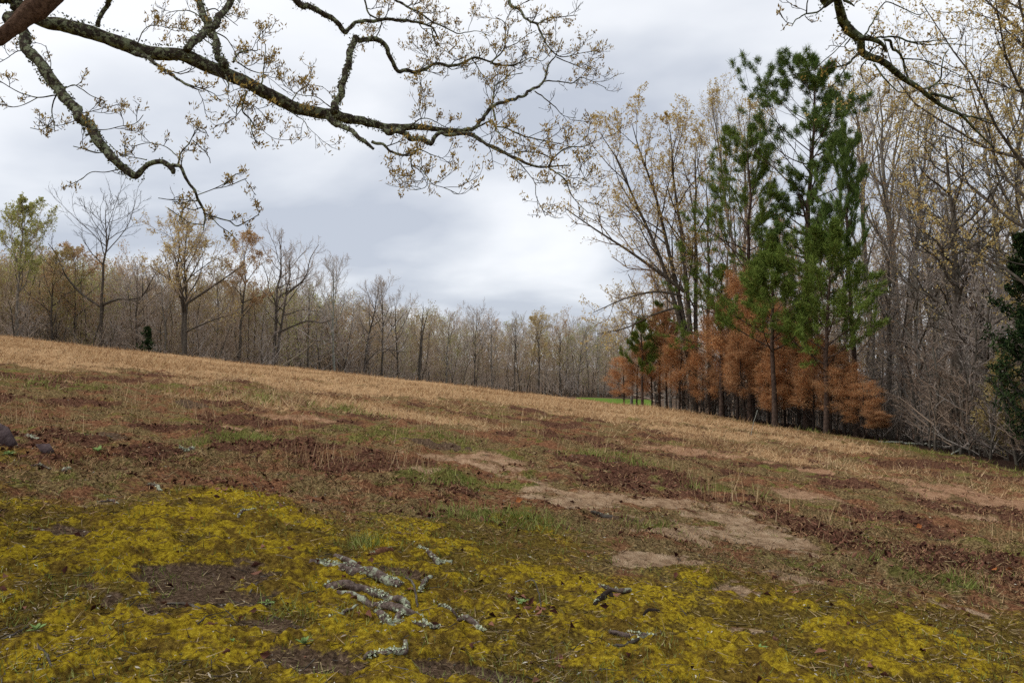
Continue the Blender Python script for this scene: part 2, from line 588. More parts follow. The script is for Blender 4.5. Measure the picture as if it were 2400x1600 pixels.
# ------------------------------------------------------------------ the ground: one sheet
def ground_material():
    m = bpy.data.materials.new('ground')
    m.use_nodes = True
    nt = m.node_tree
    nt.nodes.clear()
    N, L = nt.nodes.new, nt.links.new
    out = N('ShaderNodeOutputMaterial')
    bs = N('ShaderNodeBsdfPrincipled')
    bs.inputs['Roughness'].default_value = 0.95
    bs.inputs['Specular IOR Level'].default_value = 0.0
    tc = N('ShaderNodeTexCoord')

    def noise(scale, detail=5, rough=0.6, stretch=None):
        n = N('ShaderNodeTexNoise')
        n.inputs['Scale'].default_value = scale
        n.inputs['Detail'].default_value = detail
        n.inputs['Roughness'].default_value = rough
        L(tc.outputs['Object'], n.inputs['Vector'])
        return n.outputs[0]

    def ramp(f, *stops):
        r = N('ShaderNodeValToRGB')
        L(f, r.inputs[0])
        for i, (p, c) in enumerate(stops):
            e = r.color_ramp.elements[i] if i < 2 else r.color_ramp.elements.new(p)
            e.position = p
            e.color = (*c, 1)
        return r.outputs[0]

    def math_(op, a, b, clamp=False):
        n = N('ShaderNodeMath')
        n.operation = op
        n.use_clamp = clamp
        for i, v in enumerate((a, b)):
            if isinstance(v, (int, float)):
                n.inputs[i].default_value = v
            else:
                L(v, n.inputs[i])
        return n.outputs[0]

    def mix(f, a, b):
        n = N('ShaderNodeMix')
        n.data_type = 'RGBA'
        L(f, n.inputs[0])
        L(a, n.inputs[6])
        L(b, n.inputs[7])
        return n.outputs[2]

    def attr(nm):
        a = N('ShaderNodeAttribute')
        a.attribute_name = nm
        return a.outputs['Fac']

    fine, mid, big = noise(38, 6, 0.7), noise(9, 5, 0.65), noise(1.3, 4, 0.6)
    vfine = noise(110, 4, 0.7)

    def edge(mask, nz, k=0.9, a=0.42, b=0.58):
        v = math_('ADD', mask, math_('MULTIPLY', math_('SUBTRACT', nz, 0.5), k))
        n = N('ShaderNodeMapRange')
        n.interpolation_type = 'SMOOTHSTEP'
        L(v, n.inputs[0])
        n.inputs[1].default_value = a
        n.inputs[2].default_value = b
        return n.outputs[0]
    # thatch of dead stalks and earth; dark fine-noise stops also paint crevice shade
    c = ramp(fine, (0.364, (0.053, 0.037, 0.018)), (0.475, (0.140, 0.095, 0.043)), (0.562, (0.243, 0.172, 0.077)), (0.686, (0.427, 0.314, 0.154)))
    c2 = ramp(fine, (0.376, (0.081, 0.037, 0.020)), (0.531, (0.221, 0.101, 0.053)), (0.674, (0.398, 0.215, 0.108)))
    c3 = ramp(fine, (0.376, (0.059, 0.053, 0.016)), (0.531, (0.162, 0.148, 0.040)), (0.674, (0.294, 0.276, 0.084)))
    big2, patchy = noise(0.55, 5, 0.65), noise(3.2, 5, 0.65)
    c = mix(edge(big, patchy, 0.9, 0.46, 0.58), c, c2)
    c = mix(edge(big2, patchy, 1.1, 0.56, 0.70), c, c3)
    thatch_g = ramp(fine, (0.376, (0.055, 0.052, 0.014)), (0.562, (0.14, 0.135, 0.036)), (0.686, (0.23, 0.22, 0.07)))
    c = mix(math_('MULTIPLY', edge(attr('green'), mid, 1.2, 0.45, 0.85), 0.85), c, thatch_g)
    litter = ramp(fine, (0.376, (0.042, 0.020, 0.013)), (0.531, (0.125, 0.060, 0.038)), (0.655, (0.24, 0.125, 0.075)))
    c = mix(edge(attr('litter'), fine, 1.0, 0.4, 0.6), c, litter)
    dry = ramp(fine, (0.364, (0.22, 0.118, 0.055)), (0.500, (0.43, 0.265, 0.135)), (0.636, (0.58, 0.40, 0.22)))
    c = mix(edge(attr('dry'), mid, 1.3, 0.40, 0.66), c, dry)
    fresh = ramp(fine, (0.376, (0.05, 0.085, 0.015)), (0.531, (0.12, 0.19, 0.035)), (0.655, (0.2, 0.27, 0.06)))
    c = mix(math_('MULTIPLY', edge(attr('far_green'), mid, 0.3, 0.4, 0.6), 1.0), c, fresh)
    soil = ramp(fine, (0.345, (0.042, 0.027, 0.017)), (0.500, (0.105, 0.068, 0.043)), (0.655, (0.22, 0.15, 0.10)))
    c = mix(edge(attr('soil'), mid, 0.9, 0.36, 0.62), c, soil)
    sand = ramp(mid, (0.376, (0.269, 0.174, 0.106)), (0.500, (0.403, 0.274, 0.168)), (0.636, (0.504, 0.364, 0.235)))
    red = ramp(mid, (0.376, (0.291, 0.151, 0.084)), (0.624, (0.470, 0.274, 0.162)))
    sand = mix(math_('MULTIPLY', attr('reddish'), 0.85), sand, red)
    grit = ramp(vfine, (0.376, (0.35, 0.3, 0.26)), (0.531, (1, 1, 1)))
    mm = N('ShaderNodeMix')
    mm.data_type = 'RGBA'
    mm.blend_type = 'MULTIPLY'
    mm.inputs[0].default_value = 0.8
    L(sand, mm.inputs[6])
    L(grit, mm.inputs[7])
    c = mix(edge(attr('sand'), fine, 1.1, 0.40, 0.62), c, mm.outputs[2])
    moss_a = ramp(fine, (0.345, (0.101, 0.061, 0.012)), (0.469, (0.273, 0.184, 0.016)), (0.574, (0.421, 0.304, 0.022)), (0.686, (0.527, 0.402, 0.049)))
    moss_b = ramp(fine, (0.345, (0.055, 0.032, 0.010)), (0.500, (0.14, 0.088, 0.018)), (0.655, (0.26, 0.175, 0.035)))
    moss_c = mix(edge(mid, patchy, 1.2, 0.42, 0.62), moss_a, moss_b)
    dull = ramp(fine, (0.376, (0.06, 0.038, 0.010)), (0.531, (0.145, 0.100, 0.022)), (0.674, (0.25, 0.185, 0.045)))
    c = mix(edge(attr('moss_zone'), mid, 0.8, 0.25, 0.65), c, dull)
    c = mix(edge(attr('soil'), mid, 0.9, 0.36, 0.62), c, soil)
    c = mix(edge(attr('moss'), fine, 1.3, 0.28, 0.72), c, moss_c)
    woods = ramp(fine, (0.376, (0.016, 0.010, 0.008)), (0.531, (0.042, 0.026, 0.019)), (0.655, (0.085, 0.052, 0.036)))  # forest-floor litter, darkened to paint in the shade under the wood
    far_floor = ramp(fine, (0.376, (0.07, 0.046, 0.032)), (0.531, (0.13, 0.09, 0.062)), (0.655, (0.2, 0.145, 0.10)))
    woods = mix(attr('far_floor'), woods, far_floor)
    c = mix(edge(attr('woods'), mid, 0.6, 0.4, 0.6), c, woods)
    L(c, bs.inputs['Base Color'])
    hsum = math_('ADD', math_('MULTIPLY', fine, 0.6), math_('MULTIPLY', vfine, 0.4))
    bu = N('ShaderNodeBump')
    bu.inputs['Strength'].default_value = 0.9
    bu.inputs['Distance'].default_value = 0.045
    L(hsum, bu.inputs['Height'])
    L(bu.outputs[0], bs.inputs['Normal'])
    L(bs.outputs[0], out.inputs[0])
    return m


def build_ground():
    fan = np.radians(np.linspace(-39, 39, 600))
    rest = np.radians(np.linspace(39, 321, 74)[1:-1])
    th = np.concatenate([fan, rest])
    r = np.concatenate([np.geomspace(0.25, 3.2, 16)[:-1], 1 / np.linspace(1 / 3.2, 1 / 60, 400), np.geomspace(60, 1200, 70)[1:]])
    n, k = len(th), len(r)
    X = r[:, None] * np.sin(th)[None]
    Y = r[:, None] * np.cos(th)[None]
    x, y = X.ravel(), Y.ravel()
    x = np.append(x, 0.0)
    y = np.append(y, 0.0)
    mk = masks(x, y)
    z = T(x, y) + relief(x, y, mk)
    V = np.stack([x, y, z], 1)
    i = np.arange(k - 1)[:, None] * n
    j = np.arange(n)[None]
    j2 = (j + 1) % n
    q = np.stack([i + j, i + n + j, i + n + j2, i + j2], -1).reshape(-1, 4)
    c = np.full(n, len(x) - 1)
    tri = np.stack([c, np.arange(n), (np.arange(n) + 1) % n], 1)
    me = mesh_np('ground', V, [q, tri], ground_material(), smooth=True)
    mk['far_floor'] = sstep(80, 120, y)
    mk['reddish'] = sstep(7.5, 13, y)
    mk['far_green'] = mk['green'] * (y > 80)
    mk['green'] = mk['green'] * (y <= 80)
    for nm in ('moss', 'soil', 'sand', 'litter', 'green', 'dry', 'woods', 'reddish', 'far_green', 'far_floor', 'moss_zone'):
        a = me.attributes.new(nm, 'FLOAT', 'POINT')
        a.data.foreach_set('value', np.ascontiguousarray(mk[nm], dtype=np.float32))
    o = link('ground', me)
    tag(o, 'hillside field of moss, bare soil and dead grass sloping down to the right', kind='structure')


build_ground()


# ------------------------------------------------------------------ broadleaf trees
def broadleaf(rg, Ht, r0, stems=((0, 0),), clear=0.3, nl=14, ll=0.38, ang=0.85, up=0.35, n2=6, n3=7, n4=3, wob=0.05,
              leaf=0, leaf_len=0.07, leaf_w=0.05, twig=0.010, sides=6, droop=0.0, lim=None, top=0.97, l2=0.5, l3=0.42, rl=0.42):
    """returns Geo for trunk (with its limbs), crown (twigs) and leaves, base at the origin"""
    K = 12
    S = len(stems)
    t = np.linspace(0, 1, K)
    P = np.zeros((S, K, 3))
    R = np.zeros((S, K))
    for s, st in enumerate(stems):
        lx, ly = st[0] * Ht, st[1] * Ht
        hh = st[2] if len(st) > 2 else 1.0
        wx = np.cumsum(rg.normal(size=K)) * wob * Ht / K * 2
        wy = np.cumsum(rg.normal(size=K)) * wob * Ht / K * 2
        wx -= wx[0]
        wy -= wy[0]
        e = st[3] if len(st) > 3 else 1.3
        P[s, :, 0] = lx * t ** e + wx * t
        P[s, :, 1] = ly * t ** e + wy * t
        P[s, :, 2] = Ht * hh * t
        R[s] = r0 * (hh ** 1.5 if S > 1 else 1) * (1 - t) ** 0.75 * (1 + 0.45 * np.exp(-t * 22)) + 0.012
    P[:, 0, 2] -= 0.3
    tr, cr, lf = Geo(), Geo(), Geo()
    tr.add(*_flat(tubes(P, R, sides + 2)))
    span = 1 - clear

    def ln(tt):
        u = (tt - clear) / span
        prof = (0.55 + 0.9 * np.sin(np.clip(u, 0, 1) * PI * 0.75 + 0.45)) * (1 - 0.55 * u ** 2)
        return ll * Ht * prof * 0.8
    C1, R1 = grow(rg, P, R, nl, clear, top, ln, ang, 9, 0.62, 0.13, up, rmax=r0 * rl, tip=0.22, jit=0.35)
    tr.add(*_flat(tubes(C1, R1, max(sides - 1, 3))))
    if lim is not None:                                # limbs given by hand: (start height, points...)
        for pts, ra in lim:
            cu = np.array(pts, float)[None]
            cu = resample(cu[0], 9)[None]
            rr = np.linspace(ra, ra * 0.25, 9)[None]
            tr.add(*_flat(tubes(cu, rr, sides)))
            C1 = np.concatenate([C1, cu])
            R1 = np.concatenate([R1, rr])
    C2, R2 = grow(rg, C1, R1, n2, 0.22, 0.98, l2, 0.75, 6, 0.6, 0.16, up * 0.8 - droop, tip=0.35, taper=0.55)
    R2 = np.maximum(R2, twig * 1.1)
    cr.add(*_flat(tubes(C2, R2, 3)))
    C3, R3 = grow(rg, C2, R2, n3, 0.15, 1.0, l3, 0.7, 4, 0.65, 0.12, up * 0.6 - droop, tip=0.45, taper=0.4)
    R3 = np.maximum(R3, twig * 0.75)
    cr.add(*spikes(C3[:, 0], C3[:, -1], R3[:, 0], rg))
    if n4:
        C4, R4 = grow(rg, C3, R3, n4, 0.25, 1.0, 0.55, 0.65, 3, 0.8, 0.2, up * 0.5 - droop, tip=0.5, taper=0.3)
        cr.add(*blades(C4[:, 0], unit(C4[:, 2] - C4[:, 0]), np.linalg.norm(C4[:, 2] - C4[:, 0], axis=1), np.maximum(R4[:, 0], twig * 0.6) * 2.4, rg))
        tipc = C4
    else:
        tipc = C3
    if leaf:
        pick = rg.integers(0, len(tipc), leaf)
        tt = rg.uniform(0.35, 1.0, leaf)
        P0 = interp_curve(tipc[pick], tt) + rg.normal(size=(leaf, 3)) * leaf_len * 0.25
        D = unit(rg.normal(size=(leaf, 3)) + np.array([0, 0, -0.2]))
        lf.add(*leaf_quads(P0, D, leaf_len * rg.uniform(0.6, 1.3, leaf), leaf_w * rg.uniform(0.7, 1.2, leaf), rg))
    return tr, cr, lf


def _flat(vf):
    return (vf[0], *vf[1])


def resample(P, n):
    P = np.asarray(P, float)
    d = np.concatenate([[0], np.cumsum(np.linalg.norm(np.diff(P, axis=0)[:, :3], axis=1))])
    # Catmull-Rom through the points
    u = np.linspace(0, d[-1], n)
    i = np.clip(np.searchsorted(d, u, side='right') - 1, 0, len(P) - 2)
    t = ((u - d[i]) / np.maximum(d[i + 1] - d[i], 1e-9))[:, None]
    p1, p2 = P[i], P[i + 1]
    p0 = np.where((i > 0)[:, None], P[np.maximum(i - 1, 0)], 2 * p1 - p2)
    p3 = np.where((i < len(P) - 2)[:, None], P[np.minimum(i + 2, len(P) - 1)], 2 * p2 - p1)
    return 0.5 * (2 * p1 + (p2 - p0) * t + (2 * p0 - 5 * p1 + 4 * p2 - p3) * t ** 2 + (-p0 + 3 * p1 - 3 * p2 + p3) * t ** 3)


def plant_tree(name, x, y, geo, mats, label, cat='tree', group=None, rz=0, sink=0.0):
    e = thing(name, (x, y, float(T(x, y)) - sink), label, cat, group, rz)
    tr, cr, lf = geo
    link('trunk', tr.mesh('trunk', M[mats[0]], True), e)
    if cr.n:
        tag(link('crown', cr.mesh('crown', M[mats[1]]), e), kind='stuff')
    if lf.n:
        tag(link('leaves', lf.mesh('leaves', M[mats[2]]), e), kind='stuff')
    return e


def spot(px, Y, top):
    p = at(px, 880, Y)
    return p[0], Y, at(px, top, Y)[2] - float(T(p[0], Y))


# ------------------------------------------------------------------ pines
def pine(rg, Ht, r0, clear, nb, blen, tuft_n=26, needle=0.2, nw=0.011, prof=None, bias=None, ang=1.15, up=0.25, n2=5, lean=(0, 0),
         droop=0.0, tufts=3, forward=0.55, dead=0, spread=.12):
    K = 14
    t = np.linspace(0, 1, K)
    P = np.zeros((1, K, 3))
    P[0, :, 0] = lean[0] * Ht * t ** 1.4 + np.cumsum(rg.normal(size=K)) * 0.006 * Ht * t
    P[0, :, 1] = lean[1] * Ht * t ** 1.4 + np.cumsum(rg.normal(size=K)) * 0.006 * Ht * t
    P[0, :, 2] = Ht * t
    P[0, 0, 2] -= 0.3
    R = (r0 * (1 - t) ** 0.85 + 0.012)[None] * (1 + 0.3 * np.exp(-t * 25))[None]
    tr, br, nd = Geo(), Geo(), Geo()
    tr.add(*_flat(tubes(P, R, 8)))
    prof = prof or (lambda u: np.clip(1.05 - u, 0.12, 1) ** 0.8)

    def ln(tt):
        return blen * prof((tt - clear) / (1 - clear))
    C1, R1 = grow(rg, P, R, nb, clear, 0.995, ln, ang, 7, 0.4, 0.07, up, rmax=0.055, tip=0.3, jit=0.25, angj=0.16)
    if bias is not None:                     # boughs reach further on the lit side
        d = unit((C1[:, -1] - C1[:, 0]) * np.array([1, 1, 0]))
        f = 1 + bias[1] * (d[:, 0] * math.sin(bias[0]) + d[:, 1] * math.cos(bias[0]))
        C1 = C1[:, :1] + (C1 - C1[:, :1]) * f[:, None, None]
    br.add(*_flat(tubes(C1, R1, 4)))
    if dead:
        Cd, Rd = grow(rg, P, R, dead, 0.08, clear, lambda q: np.full(len(q), blen * 0.6), 1.45, 5, 0.25, 0.15, 0.0, rmax=0.03, tip=0.3, jit=0.5)
        br.add(*_flat(tubes(Cd, Rd, 3)))
        Ce, Re = grow(rg, Cd, Rd, 5, 0.3, 1.0, 0.4, 0.8, 3, 0.6, 0.2, 0.0)
        br.add(*spikes(Ce[:, 0], Ce[:, 2], np.maximum(Re[:, 0], 0.006), rg))
    C2, R2 = grow(rg, C1, R1, n2, 0.3, 1.0, 0.42, 0.65, 5, 0.6, 0.12, up * 1.2 - droop, tip=0.5, taper=0.5)
    br.add(*_flat(tubes(C2, np.maximum(R2, 0.007), 3)))
    ends = [C2[:, -1]] + [interp_curve(C2, np.full(len(C2), 0.9 - 0.32 * k)) for k in range(tufts)] + [C1[:, -1], P[:, -1]]
    dirs = [unit(C2[:, -1] - C2[:, -2])] * (tufts + 1) + [unit(C1[:, -1] - C1[:, -2]), np.array([[0, 0, 1.0]])]
    E, D = np.concatenate(ends), np.concatenate(dirs)
    E = np.repeat(E, tuft_n, 0)
    D = np.repeat(D, tuft_n, 0)
    E = E - D * rg.uniform(0, needle * 0.8, (len(E), 1)) + rg.normal(size=E.shape) * needle * spread
    D = unit(D * forward + unit(rg.normal(size=D.shape)) * 0.75 + np.array([0, 0, 0.15 - droop]))
    nd.add(*blades(E, D, needle * rg.uniform(0.7, 1.15, len(E)), nw, rg))
    return tr, br, nd


def plant_pine(name, x, y, geo, mats, label, cat='pine tree', group=None, rz=0):
    e = thing(name, (x, y, float(T(x, y))), label, cat, group, rz)
    link('trunk', geo[0].mesh('trunk', M[mats[0]], True), e)
    tag(link('branches', geo[1].mesh('branches', M[mats[1]]), e), kind='stuff')
    tag(link('needles', geo[2].mesh('needles', M[mats[2]]), e), kind='stuff')
    return e

# ------------------------------------------------------------------ trees along the far edge of the field
ROW = [(-400, 84), (0, 98), (240, 104), (430, 100), (650, 108), (800, 132), (900, 142), (1000, 156), (1100, 170), (1200, 182), (1300, 192), (1430, 200), (1700, 210)]
RX, RY = np.array(ROW, float).T


def row_y(px):
    return float(np.interp(px, RX, RY))


BARE, YEL, PEA, GRE = ('bark_dark', 'twig_far', None), ('bark_dark', 'twig_far_brown', 'leaf_yellow'), ('bark_dark', 'twig_far_brown', 'leaf_peach'), ('bark_grey', 'twig_far_brown', 'leaf_green')
PALE_T = ('bark_pale', 'twig_far', None)
GROUP_ROW = 'trees along the far edge of the field'


def far_tree(seed, px, top, mats, label, dy=0, **kw):
    Y = row_y(px) + dy
    x, y, Ht = spot(px, Y, top)
    rg = np.random.default_rng(seed)
    a = dict(r0=0.30, clear=0.34, nl=14, ll=0.34, n2=7, n3=8, n4=4, twig=0.018, leaf=0, leaf_len=0.19, leaf_w=0.14, wob=0.05)
    a.update(kw)
    geo = broadleaf(rg, Ht, a.pop('r0'), **a)
    return plant_tree('field_edge_tree', x, y, geo, mats, label, 'tree', GROUP_ROW)


far_tree(101, 38, 492, GRE, 'tall tree with fresh yellow-green leaves at the left end of the far row', r0=0.216, leaf=8400, ll=0.30, nl=18, ang=0.6, up=0.5, clear=0.40, leaf_len=.2, leaf_w=.15)
far_tree(121, 236, 478, ('bark_dark', 'twig_dark', None), 'tall leafless dead tree with candelabra limbs standing above the far row', r0=0.259, clear=0.62, nl=15, ll=0.34, ang=0.9, up=0.42, n2=6, n3=5, n4=2, twig=0.02, l2=.42, rl=.5,
         lim=[([(0, 0, 8.3), (-3.0, .4, 10.2), (-5.4, 1, 12.6), (-6.6, 1, 15.2), (-8, 1.2, 17)], .17), ([(0, 0, 8.6), (2.2, -.4, 9.4), (5.0, 0, 9.6), (6.4, 0, 12), (7.6, .4, 14.2)], .17), ([(0, 0, 3.4), (-4, .5, 3.4), (-7, 1, 4.4), (-10, .6, 5.6)], .15)])
far_tree(133, 432, 528, YEL, 'dark-trunked forked tree with a pale yellow rounded crown', r0=0.302, leaf=6000, clear=0.40, ll=0.32, nl=14, ang=0.7, wob=.09, stems=((-.07, 0), (.05, 0, .95)),
         lim=[([(0, 0, 5.5), (3.5, 0, 7.0), (7, 0, 8.0)], .13), ([(0, 0, 9), (3.5, .5, 11.5), (7.2, .5, 14.2)], .18)])
far_tree(148, 386, 640, ('bark_grey', 'twig_far', None), 'thin grey leafless trunk close beside the forked yellow tree', dy=3, r0=0.144, nl=9)
far_tree(151, 560, 568, PEA, 'leaning tree with peach-coloured young leaves beside the tall bare fork', r0=0.216, leaf=4800, stems=((.06, 0),), wob=.09, clear=.45, ll=.26)
far_tree(164, 640, 545, ('bark_dark', 'twig_far', None), 'tall bare forked tree with crooked limbs reaching right', r0=0.259, stems=((.04, 0), (.17, 0, .88)), clear=0.40, ll=.25, n3=6, wob=.08,
         lim=[([(.6, 0, 7), (4.5, 0, 8.6), (6.5, 0, 8.3), (8.3, 0, 9)], .16), ([(1.5, 0, 12), (4.2, 0, 14.5), (4.8, 0, 17), (6, 0, 19)], .14)])
far_tree(177, 722, 655, BARE, 'slim leafless tree just right of the crooked fork', r0=0.144, nl=10)
far_tree(181, 784, 620, PALE_T, 'tall pale grey leafless tree, tallest in the middle of the row', r0=0.216, ang=.6, up=.5, ll=.32, clear=.36)
far_tree(193, 850, 672, BARE, 'dark trunk leaning right with a low side arm', r0=0.230, stems=((.10, 0),), ll=.28, lim=[([(.5, 0, 5.2), (3, 0, 7.5), (6, 0, 7.2), (8, 0, 7)], .12)])
far_tree(204, 893, 662, ('bark_dark', 'twig_far_brown', None), 'straight dark trunk with a vase of bare branches', r0=0.230, ang=.6, up=.5, ll=.28)
far_tree(215, 932, 700, BARE, 'bare tree of middling height right of the vase-shaped tree', r0=0.202)
far_tree(226, 980, 705, ('bark_dark', 'twig_far', None), 'broken dark snag with a forked spike for a top', r0=0.245, clear=.5, nl=7, ll=.10, n2=3, n3=3, n4=0, stems=((.05, 0), (.12, 0, .96)))
far_tree(237, 1046, 742, ('bark_grey', 'twig_far_brown', None), 'low rounded leafless tree beside the forked snag', r0=0.187)
far_tree(248, 1112, 728, BARE, 'fine-twigged bare tree, a little above its neighbours', r0=0.187, nl=18, n3=8)
far_tree(259, 1152, 755, ('bark_grey', 'twig_far', None), 'pale bare tree standing before the dark middle of the far wood', r0=0.180)
far_tree(261, 1206, 742, BARE, 'slender dark trunk left of the golden round crown', r0=0.216, clear=.5, ll=.22)
far_tree(272, 1262, 748, YEL, 'round golden-crowned tree in the far row', r0=0.216, leaf=4800, ll=.38, clear=.42, dy=6)
far_tree(283, 1312, 765, PEA, 'low tree of dull golden leaves right of the round golden crown', r0=0.187, leaf=1800, dy=8)
far_tree(294, 1352, 768, BARE, 'slanting bare tree near the gap with the green meadow', r0=0.173, stems=((.12, 0),))
far_tree(305, 1402, 760, ('bark_pale', 'twig_far', None), 'whitish trunk at the far end beside the green meadow', r0=0.187, dy=14)
far_tree(316, 1452, 752, YEL, 'yellowish tree behind the green meadow, next to the scorched pines', r0=0.187, leaf=1600, dy=16)
far_tree(327, 120, 590, ('bark_dark', 'twig_far_brown', 'leaf_olive'), 'bushy olive-leaved tree right of the yellow-green tree', r0=0.187, leaf=3400, clear=.25, dy=4)
far_tree(338, 175, 598, PEA, 'golden-brown leafy tree left of the dead candelabra tree', r0=0.173, leaf=4800, clear=.3, dy=5)
far_tree(349, 318, 628, BARE, 'low bare tree between the dead tree and the yellow fork', r0=0.158, dy=3)
far_tree(350, 505, 640, ('bark_grey', 'twig_far_brown', 'leaf_olive'), 'small tree with thin olive leaves left of the peach tree', r0=0.144, leaf=1400, dy=4)


class Multi:
    """one mesh with several materials"""
    def __init__(self):
        self.g = {}

    def put(self, key, V, faces):
        self.g.setdefault(key, Geo()).add(V, *faces)

    def mesh(self, name):
        big, keys, counts = Geo(), list(self.g), []
        quads = {}
        V = []
        off = 0
        Fl = {3: [], 4: []}
        Mi = {3: [], 4: []}
        for i, k in enumerate(keys):
            g = self.g[k]
            V.append(np.concatenate(g.v))
            for f in g.f:
                Fl[f.shape[1]].append(f + off)
                Mi[f.shape[1]].append(np.full(len(f), i))
            off += g.n
        fs, mi = [], []
        for s in (3, 4):
            if Fl[s]:
                fs.append(np.concatenate(Fl[s]))
                mi.append(np.concatenate(Mi[s]))
        me = mesh_np(name, np.concatenate(V), fs)
        for k in keys:
            me.materials.append(M[k])
        me.polygons.foreach_set('material_index', np.concatenate(mi).astype(np.int32))
        return me


def rib(C, r, rg):
    d = C[:, -1] - C[:, 0]
    return blades(C[:, 0], unit(d), np.linalg.norm(d, axis=1), r * 2.4, rg)


def cheap_tree(rg, Ht, r0, clear=.25, nl=10, ll=.36, leaf=0, twig=.03, leaf_len=.42, n2=5, n3=6, n4=2, up=.4, ang=.7):
    t = np.linspace(0, 1, 6)
    P = np.zeros((1, 6, 3))
    P[0, :, 2] = Ht * t
    P[0, :, 0] = np.cumsum(rg.normal(size=6)) * .035 * Ht * t + rg.normal() * .09 * Ht * t
    P[0, :, 1] = np.cumsum(rg.normal(size=6)) * .035 * Ht * t + rg.normal() * .09 * Ht * t
    R = (r0 * (1 - t) ** .8 + .02)[None]
    tr, cr, lf = Geo(), Geo(), Geo()
    tr.add(*_flat(tubes(P, R, 4)))
    C1, R1 = grow(rg, P, R, nl, clear, .97, lambda q: ll * Ht * (1 - .6 * (q - clear) / (1 - clear)), ang, 4, .6, .15, up, rmax=.14, tip=.3)
    cr.add(*_flat(tubes(C1, np.maximum(R1, twig), 3)))
    C2, R2 = grow(rg, C1, R1, n2, .2, 1., .5, .7, 3, .6, .2, up, tip=.4)
    cr.add(*spikes(C2[:, 0], C2[:, 2], np.maximum(R2[:, 0], twig), rg))
    C3, R3 = grow(rg, C2, R2, n3, .2, 1., .5, .7, 3, .7, .2, up, tip=.4)
    cr.add(*rib(C3, np.maximum(R3[:, 0], twig * .7), rg))
    C4, R4 = grow(rg, C3, R3, n4, .3, 1., .6, .7, 3, .7, .2, up, tip=.4)
    cr.add(*rib(C4, np.full(len(C4), twig * .6), rg))
    if leaf:
        pk = rg.integers(0, len(C4), leaf)
        lf.add(*leaf_quads(C4[pk, 2] + rg.normal(size=(leaf, 3)) * .2, unit(rg.normal(size=(leaf, 3))), leaf_len * rg.uniform(.6, 1.2, leaf), leaf_len * .7, rg))
    return tr, cr, lf


def join_proto(geo, keys):
    mu = Multi()
    for g, k in zip(geo, keys):
        if g.n:
            mu.put(k, np.concatenate(g.v), g.f)
    return bpy.data.objects.new('tree_shape', mu.mesh('tree_shape'))


def scatter(name, protos, pts, label, cat):
    """one mass of woodland: the shapes set on points (x, y, z, turn, width, height, which)"""
    pts = np.array(pts, float)
    col = bpy.data.collections.new(name + '_shapes')
    for i, o in enumerate(protos):
        o.name = '%s_shape_%02d' % (name, i)
        col.objects.link(o)
    me = bpy.data.meshes.new(name)
    me.vertices.add(len(pts))
    me.vertices.foreach_set('co', pts[:, :3].astype(np.float32).ravel())
    for nm, k in (('turn', 3), ('width', 4), ('height', 5)):
        a = me.attributes.new(nm, 'FLOAT', 'POINT')
        a.data.foreach_set('value', np.ascontiguousarray(pts[:, k], dtype=np.float32))
    a = me.attributes.new('which', 'INT', 'POINT')
    a.data.foreach_set('value', pts[:, 6].astype(np.int32))
    ng = bpy.data.node_groups.new(name, 'GeometryNodeTree')
    ng.interface.new_socket('Geometry', in_out='INPUT', socket_type='NodeSocketGeometry')
    ng.interface.new_socket('Geometry', in_out='OUTPUT', socket_type='NodeSocketGeometry')
    N, L = ng.nodes.new, ng.links.new
    gi, go = N('NodeGroupInput'), N('NodeGroupOutput')
    iop = N('GeometryNodeInstanceOnPoints')
    ci = N('GeometryNodeCollectionInfo')
    ci.inputs['Collection'].default_value = col
    ci.inputs['Separate Children'].default_value = True
    ci.inputs['Reset Children'].default_value = True

    def attr(nm, ty='FLOAT'):
        n = N('GeometryNodeInputNamedAttribute')
        n.data_type = ty
        n.inputs['Name'].default_value = nm
        return [o for o in n.outputs if o.enabled and o.name == 'Attribute'][0]
    rot, sc = N('ShaderNodeCombineXYZ'), N('ShaderNodeCombineXYZ')
    L(attr('turn'), rot.inputs[2])
    w = attr('width')
    L(w, sc.inputs[0])
    L(w, sc.inputs[1])
    L(attr('height'), sc.inputs[2])
    L(gi.outputs[0], iop.inputs['Points'])
    L(ci.outputs[0], iop.inputs['Instance'])
    iop.inputs['Pick Instance'].default_value = True
    L(attr('which', 'INT'), iop.inputs['Instance Index'])
    L(rot.outputs[0], iop.inputs['Rotation'])
    L(sc.outputs[0], iop.inputs['Scale'])
    L(iop.outputs[0], go.inputs[0])
    o = link(name, me)
    md = o.modifiers.new('scatter', 'NODES')
    md.node_group = ng
    return tag(o, label, cat, kind='stuff')


